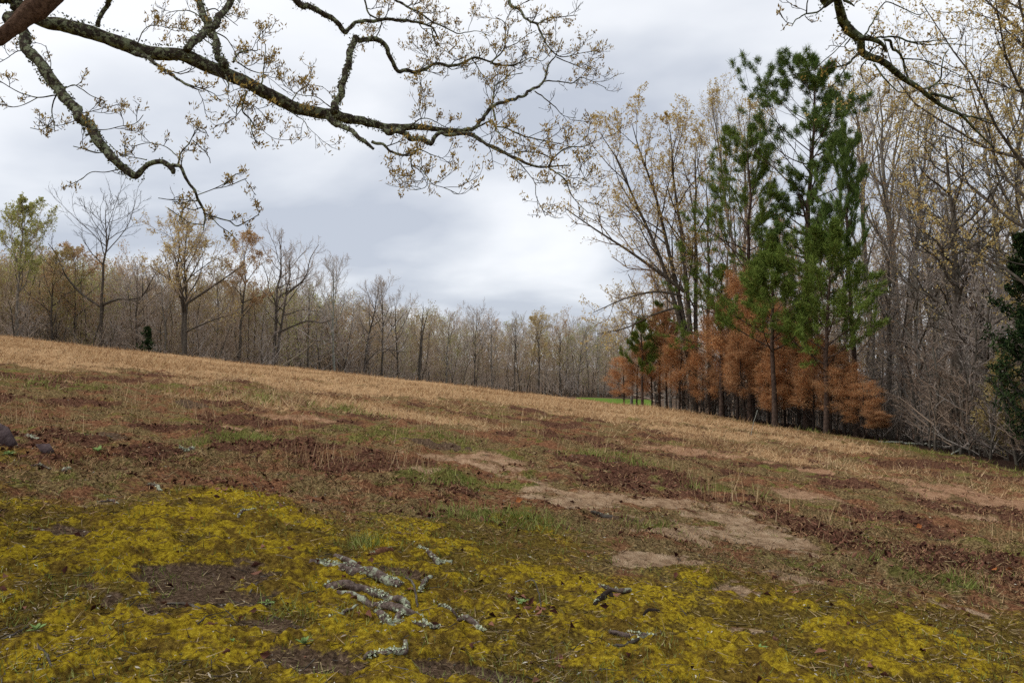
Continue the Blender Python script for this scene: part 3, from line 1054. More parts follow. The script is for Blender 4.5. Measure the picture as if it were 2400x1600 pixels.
def far_wood():
    rg = np.random.default_rng(900)
    protos = []
    for i in range(5):
        protos.append(join_proto(cheap_tree(rg, 10, (.05, .09, .06, .04, .07)[i], clear=(.06, .2, .1, .05, .12)[i], nl=18, ll=(.30, .46, .36, .28, .40)[i], n3=6, n4=4, twig=.015, ang=.95, up=.25), ('bark_dark', 'twig_far' if i % 2 else 'twig_far_brown', '')))
    for i in range(6):
        protos.append(join_proto(cheap_tree(rg, 10, .06, clear=.12, nl=17, ll=.34 + .03 * i, leaf=900, leaf_len=.15, n3=6, n4=3, twig=.015, ang=.95, up=.25), ('bark_dark', 'twig_far_brown', ('leaf_olive', 'leaf_peach', 'leaf_green')[i % 3])))
    for i in range(4):
        protos.append(join_proto(cheap_tree(rg, 4, .03, clear=.03, nl=14, ll=.55, twig=.010, n4=3, ang=.9, up=.3), ('twig_dark', 'twig_far' if i % 2 else 'twig_far_brown', '')))
    pts = []
    n = 640
    for i in range(n):
        px = -520 + 2180 * (i + rg.random()) / n
        Y = row_y(px) + 3 + (60 if i % 4 else 170) * rg.random() ** 1.2
        p = at(px, 880, Y)
        top = np.interp(px, [-520, 0, 200, 400, 700, 900, 1050, 1300, 1660], [560, 605, 640, 655, 690, 722, 752, 775, 785]) + rg.normal() * 18 + 20
        Ht = max(at(px, top, Y)[2] - float(T(p[0], Y)), 4)
        k = rg.choice([5, 7, 8, 10, 6]) if px < 250 and rg.random() < .85 else rg.choice([0, 1, 2, 3, 4, 5, 6, 7, 8, 9, 10])
        pts.append((p[0], Y, float(T(p[0], Y)) - .3, rg.random() * 6.3, Ht / 10 * rg.uniform(.75, 1.15), Ht / 10, k))
    for i in range(520):
        px = -450 + 2050 * rg.random()
        Y = row_y(px) + rg.uniform(-3, 60)
        p = at(px, 880, Y)
        s = rg.uniform(.8, 2.3)
        pts.append((p[0], Y, float(T(p[0], Y)) - .2, rg.random() * 6.3, s, s * rg.uniform(.8, 1.2), 11 + i % 4))
    scatter('far_woods', protos, pts, 'grey-brown mass of leafless woodland filling the space behind the far row of trees', 'woods')


far_wood()

# small dark evergreen in the far row
rgc = np.random.default_rng(61)


def cedar(rg, Ht, rad, n=1500, blade=0.16, nw=0.05):
    tr, br, nd = Geo(), Geo(), Geo()
    K = 8
    t = np.linspace(0, 1, K)
    P = np.zeros((1, K, 3))
    P[0, :, 2] = Ht * t
    P[0, 0, 2] = -0.2
    R = (0.014 * Ht * (1 - t) + .01)[None]
    tr.add(*_flat(tubes(P, R, 6)))
    C1, R1 = grow(rg, P, R, 46, .06, .98, lambda q: rad * np.clip(1.1 - q, .1, 1) ** .7, 1.0, 5, .5, .1, .35, rmax=.04)
    br.add(*_flat(tubes(C1, R1, 3)))
    C2, R2 = grow(rg, C1, R1, 9, .1, 1., .45, .7, 3, .6, .2, .2)
    br.add(*spikes(C2[:, 0], C2[:, 2], .008, rg))
    pk = rg.integers(0, len(C2), n)
    B = interp_curve(C2[pk], rg.random(n)) + rg.normal(size=(n, 3)) * .05
    nd.add(*blades(B, unit(rg.normal(size=(n, 3)) + np.array([0, 0, .3])), blade * rg.uniform(.6, 1.3, n), nw, rg))
    return tr, br, nd


x, y, Ht = spot(346, row_y(346) - 1, 768)
plant_pine('cedar_tree', x, y, cedar(rgc, Ht, 1.6, 1500, .35, .14), ('bark_dark', 'twig_dark', 'cedar'), 'small dark evergreen at the foot of the far row', 'cedar')

# ------------------------------------------------------------------ the wood on the right
GROUP_W = 'trees in the wood on the right'


def wood_tree(seed, px, Y, top, mats, label, name='woodland_tree', **kw):
    x, y, Ht = spot(px, Y, top)
    rg = np.random.default_rng(seed)
    a = dict(r0=0.16, clear=0.35, nl=16, ll=0.26, n2=7, n3=8, n4=4, twig=0.0075, leaf=0, leaf_len=0.10, leaf_w=0.07, wob=0.05, ang=.7, up=.45)
    a.update(kw)
    return plant_tree(name, x, y, broadleaf(rg, Ht, a.pop('r0'), **a), mats, label, 'tree', GROUP_W)


u40 = 40 / F


def loc40(px, py):
    return ((px - 1628) * u40, 0, (975 - py) * u40)


wood_tree(501, 1628, 40, 282, ('bark_dark', 'twig_brown', 'leaf_yellow'), 'many-stemmed tree with pale yellow leaves at the corner of the wood', r0=.15, rl=.28,
          stems=((-.33, 0, .96, 1.7), (-.20, .03, 1.0, 1.7), (-.07, -.02, .97, 1.3), (.02, .02, .93, 1.0)), clear=.36, nl=11, ll=.25, leaf=17000, n2=7, n3=7, n4=3, ang=.6, up=.3, leaf_len=.09, leaf_w=.06, wob=.03,
          lim=[([loc40(1606, 690), loc40(1540, 640), loc40(1470, 590), loc40(1400, 545), loc40(1325, 492)], .10),
               ([loc40(1595, 725), loc40(1530, 745), loc40(1470, 775), loc40(1400, 790)], .075),
               ([loc40(1600, 700), loc40(1540, 690), loc40(1470, 705), loc40(1390, 740)], .075)])
wood_tree(512, 1742, 50, 238, ('bark_grey', 'twig_grey', 'leaf_yellow'), 'tall vase-shaped tree with a pale yellow top behind the pines', stems=((-.06, 0), (.05, 0, .97), (0, .04, .94)), r0=.16, clear=.45, nl=9, ll=.22, leaf=6500, ang=.45, up=.7)
wood_tree(523, 1668, 43, 400, ('bark_dark', 'twig_brown', 'leaf_peach'), 'thin dark straight trunk between the many-stemmed tree and the pines', r0=.11, nl=12, ll=.2, leaf=1000, clear=.3)
wood_tree(534, 1700, 47, 470, ('bark_grey', 'twig_brown', 'leaf_peach'), 'slight tree with peach leaves behind the thin dark trunk', r0=.10, nl=14, leaf=1300, clear=.25)
wood_tree(545, 2050, 44, 168, ('bark_grey', 'twig_brown', 'leaf_yellow'), 'tall fine-twigged yellowish tree just right of the tallest pine', r0=.17, stems=((-.05, 0), (.05, 0, .95)), clear=.4, nl=13, leaf=4500, ang=.42, up=.6, ll=.24, n3=8)
wood_tree(556, 2118, 38, 215, ('bark_grey', 'twig_grey', 'leaf_yellow'), 'forked grey tree with ochre leaves behind the drooping oak limb', r0=.19, stems=((-.04, 0), (.08, 0, .96)), clear=.45, nl=12, leaf=4000, ang=.5, up=.5, ll=.25)
wood_tree(567, 2252, 27, 322, ('bark_dark', 'twig_dark', 'leaf_yellow'), 'dark straight trunk with spreading bare side branches near the right edge', r0=.17, stems=((-.05, 0),), clear=.3, nl=24, ll=.27, leaf=1200, ang=1.05, up=.2, leaf_len=.075, leaf_w=.05)
wood_tree(578, 2200, 34, 380, ('bark_grey', 'twig_grey', 'leaf_peach'), 'grey bare tree left of the dark straight trunk', r0=.14, nl=18, leaf=600, ang=.8)
wood_tree(589, 2345, 30, 300, ('bark_grey', 'twig_grey', 'leaf_yellow'), 'grey tree with ochre leaves behind the right-edge cedar', r0=.16, nl=16, leaf=1800, ang=.8)
wood_tree(591, 1985, 40, 480, ('bark_dark', 'twig_grey', None), 'thin bare pole behind the upright young pine', r0=.1, nl=14, ll=.18, clear=.3)
wood_tree(602, 2085, 33, 560, ('bark_dark', 'twig_grey', 'leaf_peach'), 'reddish-trunked slim bare tree beside the upright young pine', r0=.12, nl=18, ll=.2, leaf=300, clear=.3)
wood_tree(613, 2150, 30, 600, ('bark_grey', 'twig_grey', None), 'low spreading bare tree with tangled grey branches', r0=.11, nl=22, ll=.36, clear=.15, ang=1.0, up=.25, wob=.1)
wood_tree(624, 2310, 25, 640, ('bark_dark', 'twig_grey', None), 'crooked bare small tree below the grey-brown conifer', r0=.09, nl=20, ll=.36, clear=.15, ang=1.0, up=.2, wob=.12)
wood_tree(635, 1850, 45, 520, ('bark_grey', 'twig_brown', 'leaf_peach'), 'slim peach-leaved tree behind the tallest pine', r0=.10, nl=16, leaf=1500, clear=.2)
wood_tree(646, 1790, 52, 560, ('bark_grey', 'twig_grey', None), 'grey bare tree deep behind the two tall pines', r0=.11, nl=18, clear=.2)
wood_tree(657, 1560, 48, 560, ('bark_grey', 'twig_brown', 'leaf_peach'), 'peach-leaved small tree behind the many-stemmed tree', r0=.09, nl=16, leaf=1500, clear=.25, ll=.3)
wood_tree(668, 2235, 40, 450, ('bark_grey', 'twig_grey', None), 'tall grey bare tree deep in the wood behind the dark straight trunk', r0=.13, nl=20, clear=.3)
wood_tree(679, 1480, 52, 700, ('bark_grey', 'twig_grey', 'leaf_yellow'), 'small yellow-leaved tree at the outer corner above the green young pines', r0=.08, nl=16, leaf=1600, clear=.3, ll=.42, ang=.9)
wood_tree(680, 2475, 19.5, -160, ('bark_dark', 'twig_dark', 'leaf_yellow'), 'large yellow-leaved tree whose long limbs reach in from the right edge', r0=.15, rl=.30, stems=((-.04, 0),), clear=.22, nl=26, ll=.36, leaf=22000, ang=.95, up=.25, leaf_len=.068, leaf_w=.045, n2=8, n3=8, n4=3, twig=.0045)
wood_tree(691, 2400, 33, 90, ('bark_grey', 'twig_grey', 'leaf_yellow'), 'tall ochre-leaved tree behind the limbs at the right edge', r0=.18, nl=18, leaf=4500, ang=.6, clear=.35)

GROUP_P = 'green pines in the wood'
GREEN, TEAL = ('bark_pine', 'bark_pine', 'needle_green'), ('bark_pine', 'bark_pine', 'needle_teal')


def wood_pine(seed, px, Y, top, mats, label, name='pine_tree', group=GROUP_P, **kw):
    x, y, Ht = spot(px, Y, top)
    rg = np.random.default_rng(seed)
    a = dict(r0=.15, clear=.4, nb=30, blen=2.0)
    a.update(kw)
    return plant_pine(name, x, y, pine(rg, Ht, a.pop('r0'), a.pop('clear'), a.pop('nb'), a.pop('blen'), **a), mats, label, 'pine tree', group)


wood_pine(701, 1893, 34, 158, TEAL, 'tallest pine of the wood, bushy dark green top over a half-bare trunk', r0=.19, clear=.40, nb=54, blen=3.2, lean=(.02, 0), bias=(-PI / 2, .28), ang=1.2, up=.3,
          prof=lambda u: np.interp(u, [0, .12, .3, .45, .6, .75, .9, 1], [.55, .5, .5, .9, 1, .72, .46, .2]), tuft_n=78, needle=.22, nw=.019, n2=9, forward=.35, tufts=1, spread=.24, dead=12)
wood_pine(712, 1758, 36, 318, GREEN, 'pine left of the tallest one, with tiers of dark green boughs', r0=.13, clear=.30, nb=40, blen=2.7, bias=(-PI / 2, .3), tuft_n=54, needle=.2, nw=.018, spread=.25, up=.3,
          prof=lambda u: np.interp(u, [0, .3, .6, 1], [.95, 1.0, .75, .25]), n2=5, dead=8)
wood_pine(723, 2006, 31, 338, TEAL, 'young pine with upright bottle-brush tips right of the tallest pine', r0=.10, clear=.42, nb=30, blen=2.3, bias=(-PI / 2, .3), ang=.7, up=.7, tuft_n=40, needle=.24, nw=.018,
          forward=1.1, prof=lambda u: np.interp(u, [0, .5, 1], [1.0, .9, .3]), n2=4, dead=10)
wood_pine(734, 1935, 30, 560, GREEN, 'bushy mid-green pine in front of the tallest pine', r0=.10, clear=.28, nb=34, blen=2.5, tuft_n=46, needle=.2, nw=.018, spread=.25, n2=6, prof=lambda u: np.interp(u, [0, .4, 1], [1.0, 1.0, .3]))
wood_pine(745, 1815, 32, 590, GREEN, 'green-topped pine rising out of the rust-coloured saplings', r0=.11, clear=.40, nb=30, blen=2.5, tuft_n=46, needle=.2, nw=.018, spread=.25, n2=6)
wood_pine(756, 1690, 37, 620, GREEN, 'low pine with flat green boughs beside the many-stemmed trunk', r0=.10, clear=.35, nb=24, blen=2.5, tuft_n=26, needle=.2, nw=.019, up=.12, bias=(-PI / 2, .3))
wood_pine(767, 1505, 41, 745, GREEN, 'small green pine outermost at the corner of the wood', r0=.07, clear=.30, nb=26, blen=1.3, tuft_n=30, needle=.2, nw=.017)
wood_pine(778, 1545, 42, 715, GREEN, 'slim green pine between the outermost pine and the many-stemmed trunk', r0=.07, clear=.42, nb=22, blen=1.4, tuft_n=30, needle=.2, nw=.017)
wood_pine(789, 2292, 36, 478, ('bark_dark', 'twig_brown', 'twig_brown'), 'spire-shaped grey-brown conifer behind the dark straight trunk', name='bare_conifer', group=None, r0=.13, clear=.15, nb=46, blen=2.3, tuft_n=12, needle=.16, nw=.008, n2=7, up=.25)

rgc = np.random.default_rng(62)
x, y, Ht = spot(2408, 20.5, 545)
plant_pine('cedar_tree', x, y, cedar(rgc, Ht, 1.25, 9000, .13, .045), ('bark_dark', 'twig_dark', 'cedar'), 'dark green cedar cut off by the right edge of the view', 'cedar')
x, y, Ht = spot(2352, 23.5, 830)
plant_pine('cedar_tree', x, y, cedar(rgc, Ht, 1.0, 4500, .12, .04), ('bark_dark', 'twig_brown', 'leaf_olive'), 'low olive-brown cedar beside the dark green one', 'cedar')

# scorched young pines: four of them built, the rest copied with their parts
SC = [(1462, 42.5, 845, 'small scorched pine outermost beside the green meadow'), (1492, 42, 815, 'scorched pine under the outermost small green pine'),
      (1528, 41.5, 800, 'scorched orange pine with a bare black stem, second from the meadow corner'), (1562, 41, 735, 'tall thin scorched pine left of the many-stemmed trunk'),
      (1592, 39.5, 800, 'scorched pine close against the left of the many-stemmed trunk'), (1662, 38.5, 790, 'scorched pine close against the right of the many-stemmed trunk'),
      (1695, 37, 705, 'broad rust-orange pine at the left end of the thick scorched stand'), (1728, 36, 655, 'highest rust-orange sapling crown under the left green pine'),
      (1765, 35.5, 700, 'dense orange pine in the heart of the scorched stand'), (1800, 35, 725, 'scorched pine under the green-topped one'),
      (1838, 33.5, 760, 'scorched pine left of the foot of the tallest pine'), (1872, 33, 745, 'scorched pine hiding the foot of the tallest pine'),
      (1905, 31.5, 800, 'scorched pine right of the foot of the tallest pine'), (1945, 30.5, 820, 'low rust pine beneath the bushy mid-green pine'),
      (1978, 30, 865, 'rust pine left of the upright young pine'), (2022, 28.8, 905, 'rust pine at the right end of the scorched stand'),
      (1745, 34.5, 800, 'low dull-orange pine at the front of the scorched stand'), (1815, 33, 850, 'short browned sapling at the front of the scorched stand'),
      (2052, 28.2, 965, 'shoulder-high browned sapling beyond the right end of the scorched stand')]
ORANGE = ('bark_scorched', 'bark_scorched', 'needle_orange')
RUST = ('bark_scorched', 'bark_scorched', 'needle_rust')
protos = []
for i, (px, Y, top, lab) in enumerate(SC):
    x, y, Ht = spot(px, Y, top)
    k = i % 5
    rg = np.random.default_rng(800 + i)
    if i < 5:
        H0 = Ht
        e = plant_pine('scorched_pine', x, y, pine(rg, 5.0, .045, (.16, .30, .22, .38, .26)[k], (30, 24, 34, 26, 30)[k], (1.3, 1.0, 1.15, .9, 1.4)[k], tuft_n=13, needle=.26, nw=.012, n2=7, droop=.3, up=.2, forward=.8, spread=.4, dead=10,
                                                    prof=lambda u: np.interp(u, [0, .3, .75, 1], [.8, 1.0, .85, .45])), RUST if i % 2 else ORANGE, lab, 'pine tree', 'scorched young pines')
        protos.append(e)
    else:
        e = thing('scorched_pine', (x, y, float(T(x, y))), lab, 'pine tree', 'scorched young pines', rg.random() * 6.3)
        for c in protos[k].children:
            d = c.copy()
            COL.objects.link(d)
            d.parent = e
    s = Ht / 5.0
    e.scale = (0.55 * s + .5, 0.55 * s + .5, s)


# ------------------------------------------------------------------ mass of the wood behind, and its undergrowth
def right_wood():
    rg = np.random.default_rng(950)
    pr = []
    for i in range(4):
        pr.append(join_proto(cheap_tree(rg, 10, .055, clear=.08, nl=24, ll=.27, twig=.0075, n3=7, n4=5, ang=1.0, up=.2), ('bark_grey' if i % 2 else 'bark_dark', 'twig_far' if i % 3 else 'twig_far_brown', '')))
    for i in range(3):
        pr.append(join_proto(cheap_tree(rg, 10, .055, clear=.12, nl=20, ll=.27, leaf=800, leaf_len=.11, twig=.0075, n3=7, n4=5, ang=.9, up=.25), ('bark_grey', 'twig_far' if i % 2 else 'twig_far_brown', 'leaf_peach' if i else 'leaf_yellow')))
    pts = []
    for i in range(115):
        Y = rg.uniform(24, 80)
        p = wood_edge(Y) + 3.2 + rg.random() ** 1.2 * (16 + Y * .25)
        px = 1200 + p / Y * F
        top = np.interp(px, [1400, 1600, 1800, 2000, 2200, 2400, 2800], [740, 580, 560, 540, 520, 500, 480]) + rg.normal() * 60
        Ht = np.clip(at(px, top, Y)[2] - float(T(p, Y)), 4, 15)
        pts.append((p, Y, float(T(p, Y)) - .3, rg.random() * 6.3, Ht / 10 * rg.uniform(.9, 1.3), Ht / 10, rg.integers(0, 7)))
    scatter('woods', pr, pts, 'grey leafless woodland filling the depth of the wood on the right', 'woods')
    pr = []
    for i in range(5):
        pr.append(join_proto(cheap_tree(rg, 2, .016, clear=.03, nl=14, ll=.48, twig=.0045, n2=4, n3=6, n4=3, up=.15, ang=1.0), ('twig_dark', ('twig_grey', 'twig_brown', 'twig_dark')[i % 3], '')))
    pts = []
    for i in range(280):
        Y = rg.uniform(15, 46) if i < 340 else rg.uniform(40, 60)
        p = wood_edge(Y) + .5 + rg.random() ** 1.5 * 9 - (.6 if Y < 28 else 0)
        s = rg.uniform(.4, 1.3) * (1.25 if Y < 29 else .8)
        pts.append((p, Y, float(T(p, Y)) - .05, rg.random() * 6.3, s, s * rg.uniform(.8, 1.3), i % 5))
    for i in range(60):          # dead saplings and twigs among the scorched pines
        Y = rg.uniform(29, 43)
        p = wood_edge(Y) - .3 + rg.random() * 1.6
        s = rg.uniform(.5, 1.0)
        pts.append((p, Y, float(T(p, Y)) - .05, rg.random() * 6.3, s * .9, s * rg.uniform(1.0, 2.0), i % 5))
    scatter('undergrowth', pr, pts, 'tangle of bare grey shrubs along the foot of the wood', 'undergrowth')


right_wood()

# ------------------------------------------------------------------ the overhanging oaks
def lichen_bark(name, dark, mid, lich, amount, patch_=26):
    m = bpy.data.materials.new(name)
    m.use_nodes = True
    nt = m.node_tree
    nt.nodes.clear()
    N, L = nt.nodes.new, nt.links.new
    out = N('ShaderNodeOutputMaterial')
    bs = N('ShaderNodeBsdfPrincipled')
    bs.inputs['Roughness'].default_value = 0.9
    bs.inputs['Specular IOR Level'].default_value = 0.05
    tc = N('ShaderNodeTexCoord')

    def noise(s, d=5, r=.6):
        n = N('ShaderNodeTexNoise')
        n.inputs['Scale'].default_value = s
        n.inputs['Detail'].default_value = d
        n.inputs['Roughness'].default_value = r
        L(tc.outputs['Object'], n.inputs['Vector'])
        return n.outputs[0]
    a, b = noise(45), noise(patch_, 4, .6)
    r1 = N('ShaderNodeValToRGB')
    L(a, r1.inputs[0])
    r1.color_ramp.elements[0].position, r1.color_ramp.elements[0].color = .35, (*dark, 1)
    r1.color_ramp.elements[1].position, r1.color_ramp.elements[1].color = .68, (*mid, 1)
    r2 = N('ShaderNodeValToRGB')
    L(b, r2.inputs[0])
    r2.color_ramp.elements[0].position = amount
    r2.color_ramp.elements[0].color = (0, 0, 0, 1)
    r2.color_ramp.elements[1].position = amount + .06
    r2.color_ramp.elements[1].color = (1, 1, 1, 1)
    r3 = N('ShaderNodeValToRGB')
    L(noise(90), r3.inputs[0])
    r3.color_ramp.elements[0].position, r3.color_ramp.elements[0].color = .3, (*[c * .55 for c in lich], 1)
    r3.color_ramp.elements[1].position, r3.color_ramp.elements[1].color = .7, (*lich, 1)
    mx = N('ShaderNodeMix')
    mx.data_type = 'RGBA'
    L(r2.outputs[0], mx.inputs[0])
    L(r1.outputs[0], mx.inputs[6])
    L(r3.outputs[0], mx.inputs[7])
    L(mx.outputs[2], bs.inputs['Base Color'])
    bu = N('ShaderNodeBump')
    bu.inputs['Strength'].default_value = .9
    bu.inputs['Distance'].default_value = .012
    L(noise(70, 6, .7), bu.inputs['Height'])
    L(bu.outputs[0], bs.inputs['Normal'])
    L(bs.outputs[0], out.inputs[0])
    return m


M['oak'] = lichen_bark('oak', (.022, .017, .013), (.085, .068, .052), (.24, .26, .16), .50)
M['oak_mossy'] = lichen_bark('oak_mossy', (.018, .015, .012), (.060, .052, .038), (.17, .20, .12), .46)
M['oak_brown'] = lichen_bark('oak_brown', (.045, .024, .015), (.15, .088, .058), (.10, .10, .035), .66)
M['stick'] = lichen_bark('stick', (.06, .04, .032), (.20, .15, .125), (.46, .49, .35), .53, 13)
M['stick_wood'] = mat('stick_wood', [(.045, .02, .012), (.13, .06, .032), (.22, .11, .06)], 30, bump=.6)
M['lichen'] = mat('lichen', [(.30, .32, .20), (.43, .46, .31), (.54, .58, .42)], 30, island=.6)


def rough_tube(P, R, sides=12, seed=0, knob=.10, step=None, close=True, kink=0):
    """bumpy bark tube through the points"""
    P, R = np.asarray(P, float), np.asarray(R, float)
    L = np.linalg.norm(np.diff(P, axis=0), axis=1).sum()
    n = int(np.clip(L / (step or max(R.mean() * .7, .012)), 8, 260))
    Q = resample(np.column_stack([P, R]), n)
    P, R = Q[:, :3], np.maximum(Q[:, 3], .002)
    if kink:          # small sharp changes of direction
        rk = np.random.default_rng(seed + 1)
        m_ = max(int(L / (kink * max(R.mean(), .008))), 3)
        off = rk.normal(size=(m_, 3)) * .42
        off[0] = off[-1] = 0
        u = np.linspace(0, m_ - 1, n)
        P = P + np.column_stack([np.interp(u, np.arange(m_), off[:, a]) for a in range(3)]) * R[:, None]
    V, fs = tubes(P[None], R[None], sides, cap=close)
    V = V.reshape(n, sides, 3)
    s = np.arange(n)[:, None] * (L / n) / max(R.mean(), .01)
    a = np.arange(sides)[None] * 6.283 / sides
    nz = fbm(s * np.ones_like(a) * .5, np.cos(a) * 1.2 + np.sin(a) * .7 + 0 * s, .8, 3, seed) - .5 + .7 * (fbm(s * .5 + 0 * a, np.sin(a) * 1.3 + 0 * s, .35, 2, seed + 5) - .5)
    V = P[:, None] + (V - P[:, None]) * (1 + knob * 2.2 * nz)[..., None]
    return V.reshape(-1, 3), fs


def pxline(pts, scale, ox, oy, y0, y1, wob=.25, seed=0):
    """pixel points (x, y[, r]) at distances running from y0 to y1 -> points and radii in metres"""
    pts = np.array([(p + (np.nan,))[:3] if len(p) < 3 else p for p in pts], float)
    r = pts[:, 2]
    ok = ~np.isnan(r)
    r = np.interp(np.arange(len(r)), np.arange(len(r))[ok], r[ok])
    s = np.concatenate([[0], np.cumsum(np.hypot(np.diff(pts[:, 0]), np.diff(pts[:, 1])))])
    s = s / s[-1]
    rg = np.random.default_rng(seed)
    ph = rg.random(2) * 6.28
    Yd = y0 + (y1 - y0) * s + wob * .5 * (np.sin(s * 5 + ph[0]) - math.sin(ph[0])) * s
    W = np.array([at(ox + p[0] * scale, oy + p[1] * scale, Y) for p, Y in zip(pts, Yd)])
    return W, r * scale / F * Yd


Z1, Z2, Z3 = 800 / 2240, 800 / 2240, 1100 / 2352
big = []     # (points, radii, kind)  heavy limbs
fin = []     # finer branches, which carry the twigs


def B(pts, zoom, y0, y1, heavy, wob=.25):
    sc, ox = ((Z1, 0), (Z2, 700), (Z3, 1300))[zoom - 1]
    W, R = pxline(pts, sc, ox, 0, y0, y1, wob, len(big) * 7 + len(fin))
    (big if heavy else fin).append((W, R))
    return W, R


# trunk out of the view on the left; its two limbs come in from there
TX, TY = -5.3, 4.6
tz = float(T(TX, TY))
main1 = [(-40, -5, 52), (100, 60, 50), (290, 110, 46), (400, 135), (520, 178), (660, 215, 47), (800, 262), (900, 305), (1020, 332, 47), (1150, 352), (1250, 378), (1360, 408), (1450, 445, 46), (1550, 505), (1640, 565, 44), (1720, 615), (1830, 672), (1930, 712, 42), (2050, 748), (2150, 762), (2240, 785, 36),
         (2290, 795), (2390, 800, 30), (2480, 825, 28), (2550, 850, 26), (2660, 846), (2740, 830, 22), (2840, 838), (2960, 852, 18), (3075, 858, 15)]
W0, R0 = pxline(main1, Z1, 0, 0, 5.6, 7.2, .5, 1)
W0 = np.vstack([[(TX + .05, TY, 3.1), (TX + .55, TY + .35, 3.9)], W0])
R0 = np.concatenate([[.17, .14], R0])
big.append((W0, R0))
low = [(60, 120, 44), (130, 200, 40), (160, 270, 38), (200, 350), (260, 430, 39), (310, 510), (380, 580), (430, 640, 38), (480, 700), (540, 770, 36), (590, 840), (640, 920), (690, 970, 33), (740, 1040), (790, 1090), (840, 1130, 27), (890, 1158, 26), (930, 1115, 19), (970, 1075, 17), (1040, 1055, 18), (1090, 1078, 20), (1128, 1110, 19), (1138, 1140, 12)]
W1, R1 = pxline(low, Z1, 0, 0, 5.55, 5.1, .2, 2)
big.append((W1, R1))
brown = [(-120, 350, 38), (-40, 275, 42), (50, 205, 46), (130, 140, 58), (230, 60, 72), (330, -35, 78), (430, -150, 80)]
Wb, Rb = pxline(brown, Z1, 0, 0, 4.4, 4.7, .0, 3)
Wb = np.vstack([[(TX + .1, TY - .1, 2.4), (-4.4, 4.3, 2.15), (-3.6, 4.3, 2.25)], Wb])
Rb = np.concatenate([[.13, .11, .09], Rb])
B([(1225, 330, 30), (1290, 258, 27), (1360, 190), (1430, 120, 24), (1510, 40), (1600, -60, 20)], 1, 6.05, 6.6, True)
B([(1480, 430, 26), (1440, 370, 24), (1420, 310), (1390, 220), (1360, 140), (1330, 60, 23), (1290, -60, 22)], 1, 6.2, 7.0, True)
B([(640, 175, 18), (645, 130, 15), (665, 80, 16), (695, 40), (750, -40, 17)], 1, 5.85, 5.6, True)
B([(875, 345, 16), (950, 375, 14), (1020, 420), (1100, 470, 11), (1180, 530), (1260, 575, 7), (1340, 602, 1.5)], 1, 5.9, 5.5, True)
B([(240, 740, 28), (255, 640, 25), (290, 540), (310, 470, 23), (335, 400), (350, 310, 22), (370, 252, 22), (405, 272, 18), (440, 262), (500, 255, 18), (550, 285), (590, 340, 16), (620, 400), (655, 468, 14), (700, 466, 13), (770, 475, 13), (830, 450), (870, 425, 11), (950, 425), (1040, 430, 10), (1100, 405), (1160, 385, 8), (1230, 400), (1300, 425), (1400, 430, 6), (1450, 410, 5)], 2, 6.55, 7.6, True)
B([(-60, -60, 22), (0, 32, 22), (60, 40), (130, 75, 20), (200, 120), (260, 160, 18), (305, 205, 17), (335, 183, 14), (400, 145, 13), (480, 140), (550, 130, 12), (650, 130), (750, 140, 10), (820, 160), (880, 190, 7), (920, 260, 4)], 2, 6.7, 7.5, True)
B([(560, 845, 22), (640, 865, 23), (720, 890, 21), (790, 915), (870, 938, 18), (890, 890, 15), (930, 876), (980, 890, 13), (1040, 880), (1110, 872, 13), (1180, 910, 12), (1260, 955, 12), (1330, 990), (1420, 1035, 11), (1500, 1075), (1560, 1090, 8), (1650, 1092, 6), (1780, 1085, 4)], 2, 6.78, 6.4, True)
B([(1080, 858, 15), (1170, 832, 14), (1210, 770, 14), (1260, 710, 13), (1330, 675), (1420, 650, 11), (1490, 615), (1550, 580, 10), (1610, 535, 8), (1640, 430, 6), (1690, 360, 4), (1730, 250, 2)], 2, 7.15, 7.6, True)
B([(190, 765, 24), (240, 800, 20), (310, 845, 18), (380, 895, 16), (440, 935, 15), (492, 980, 9)], 2, 6.5, 6.1, True)
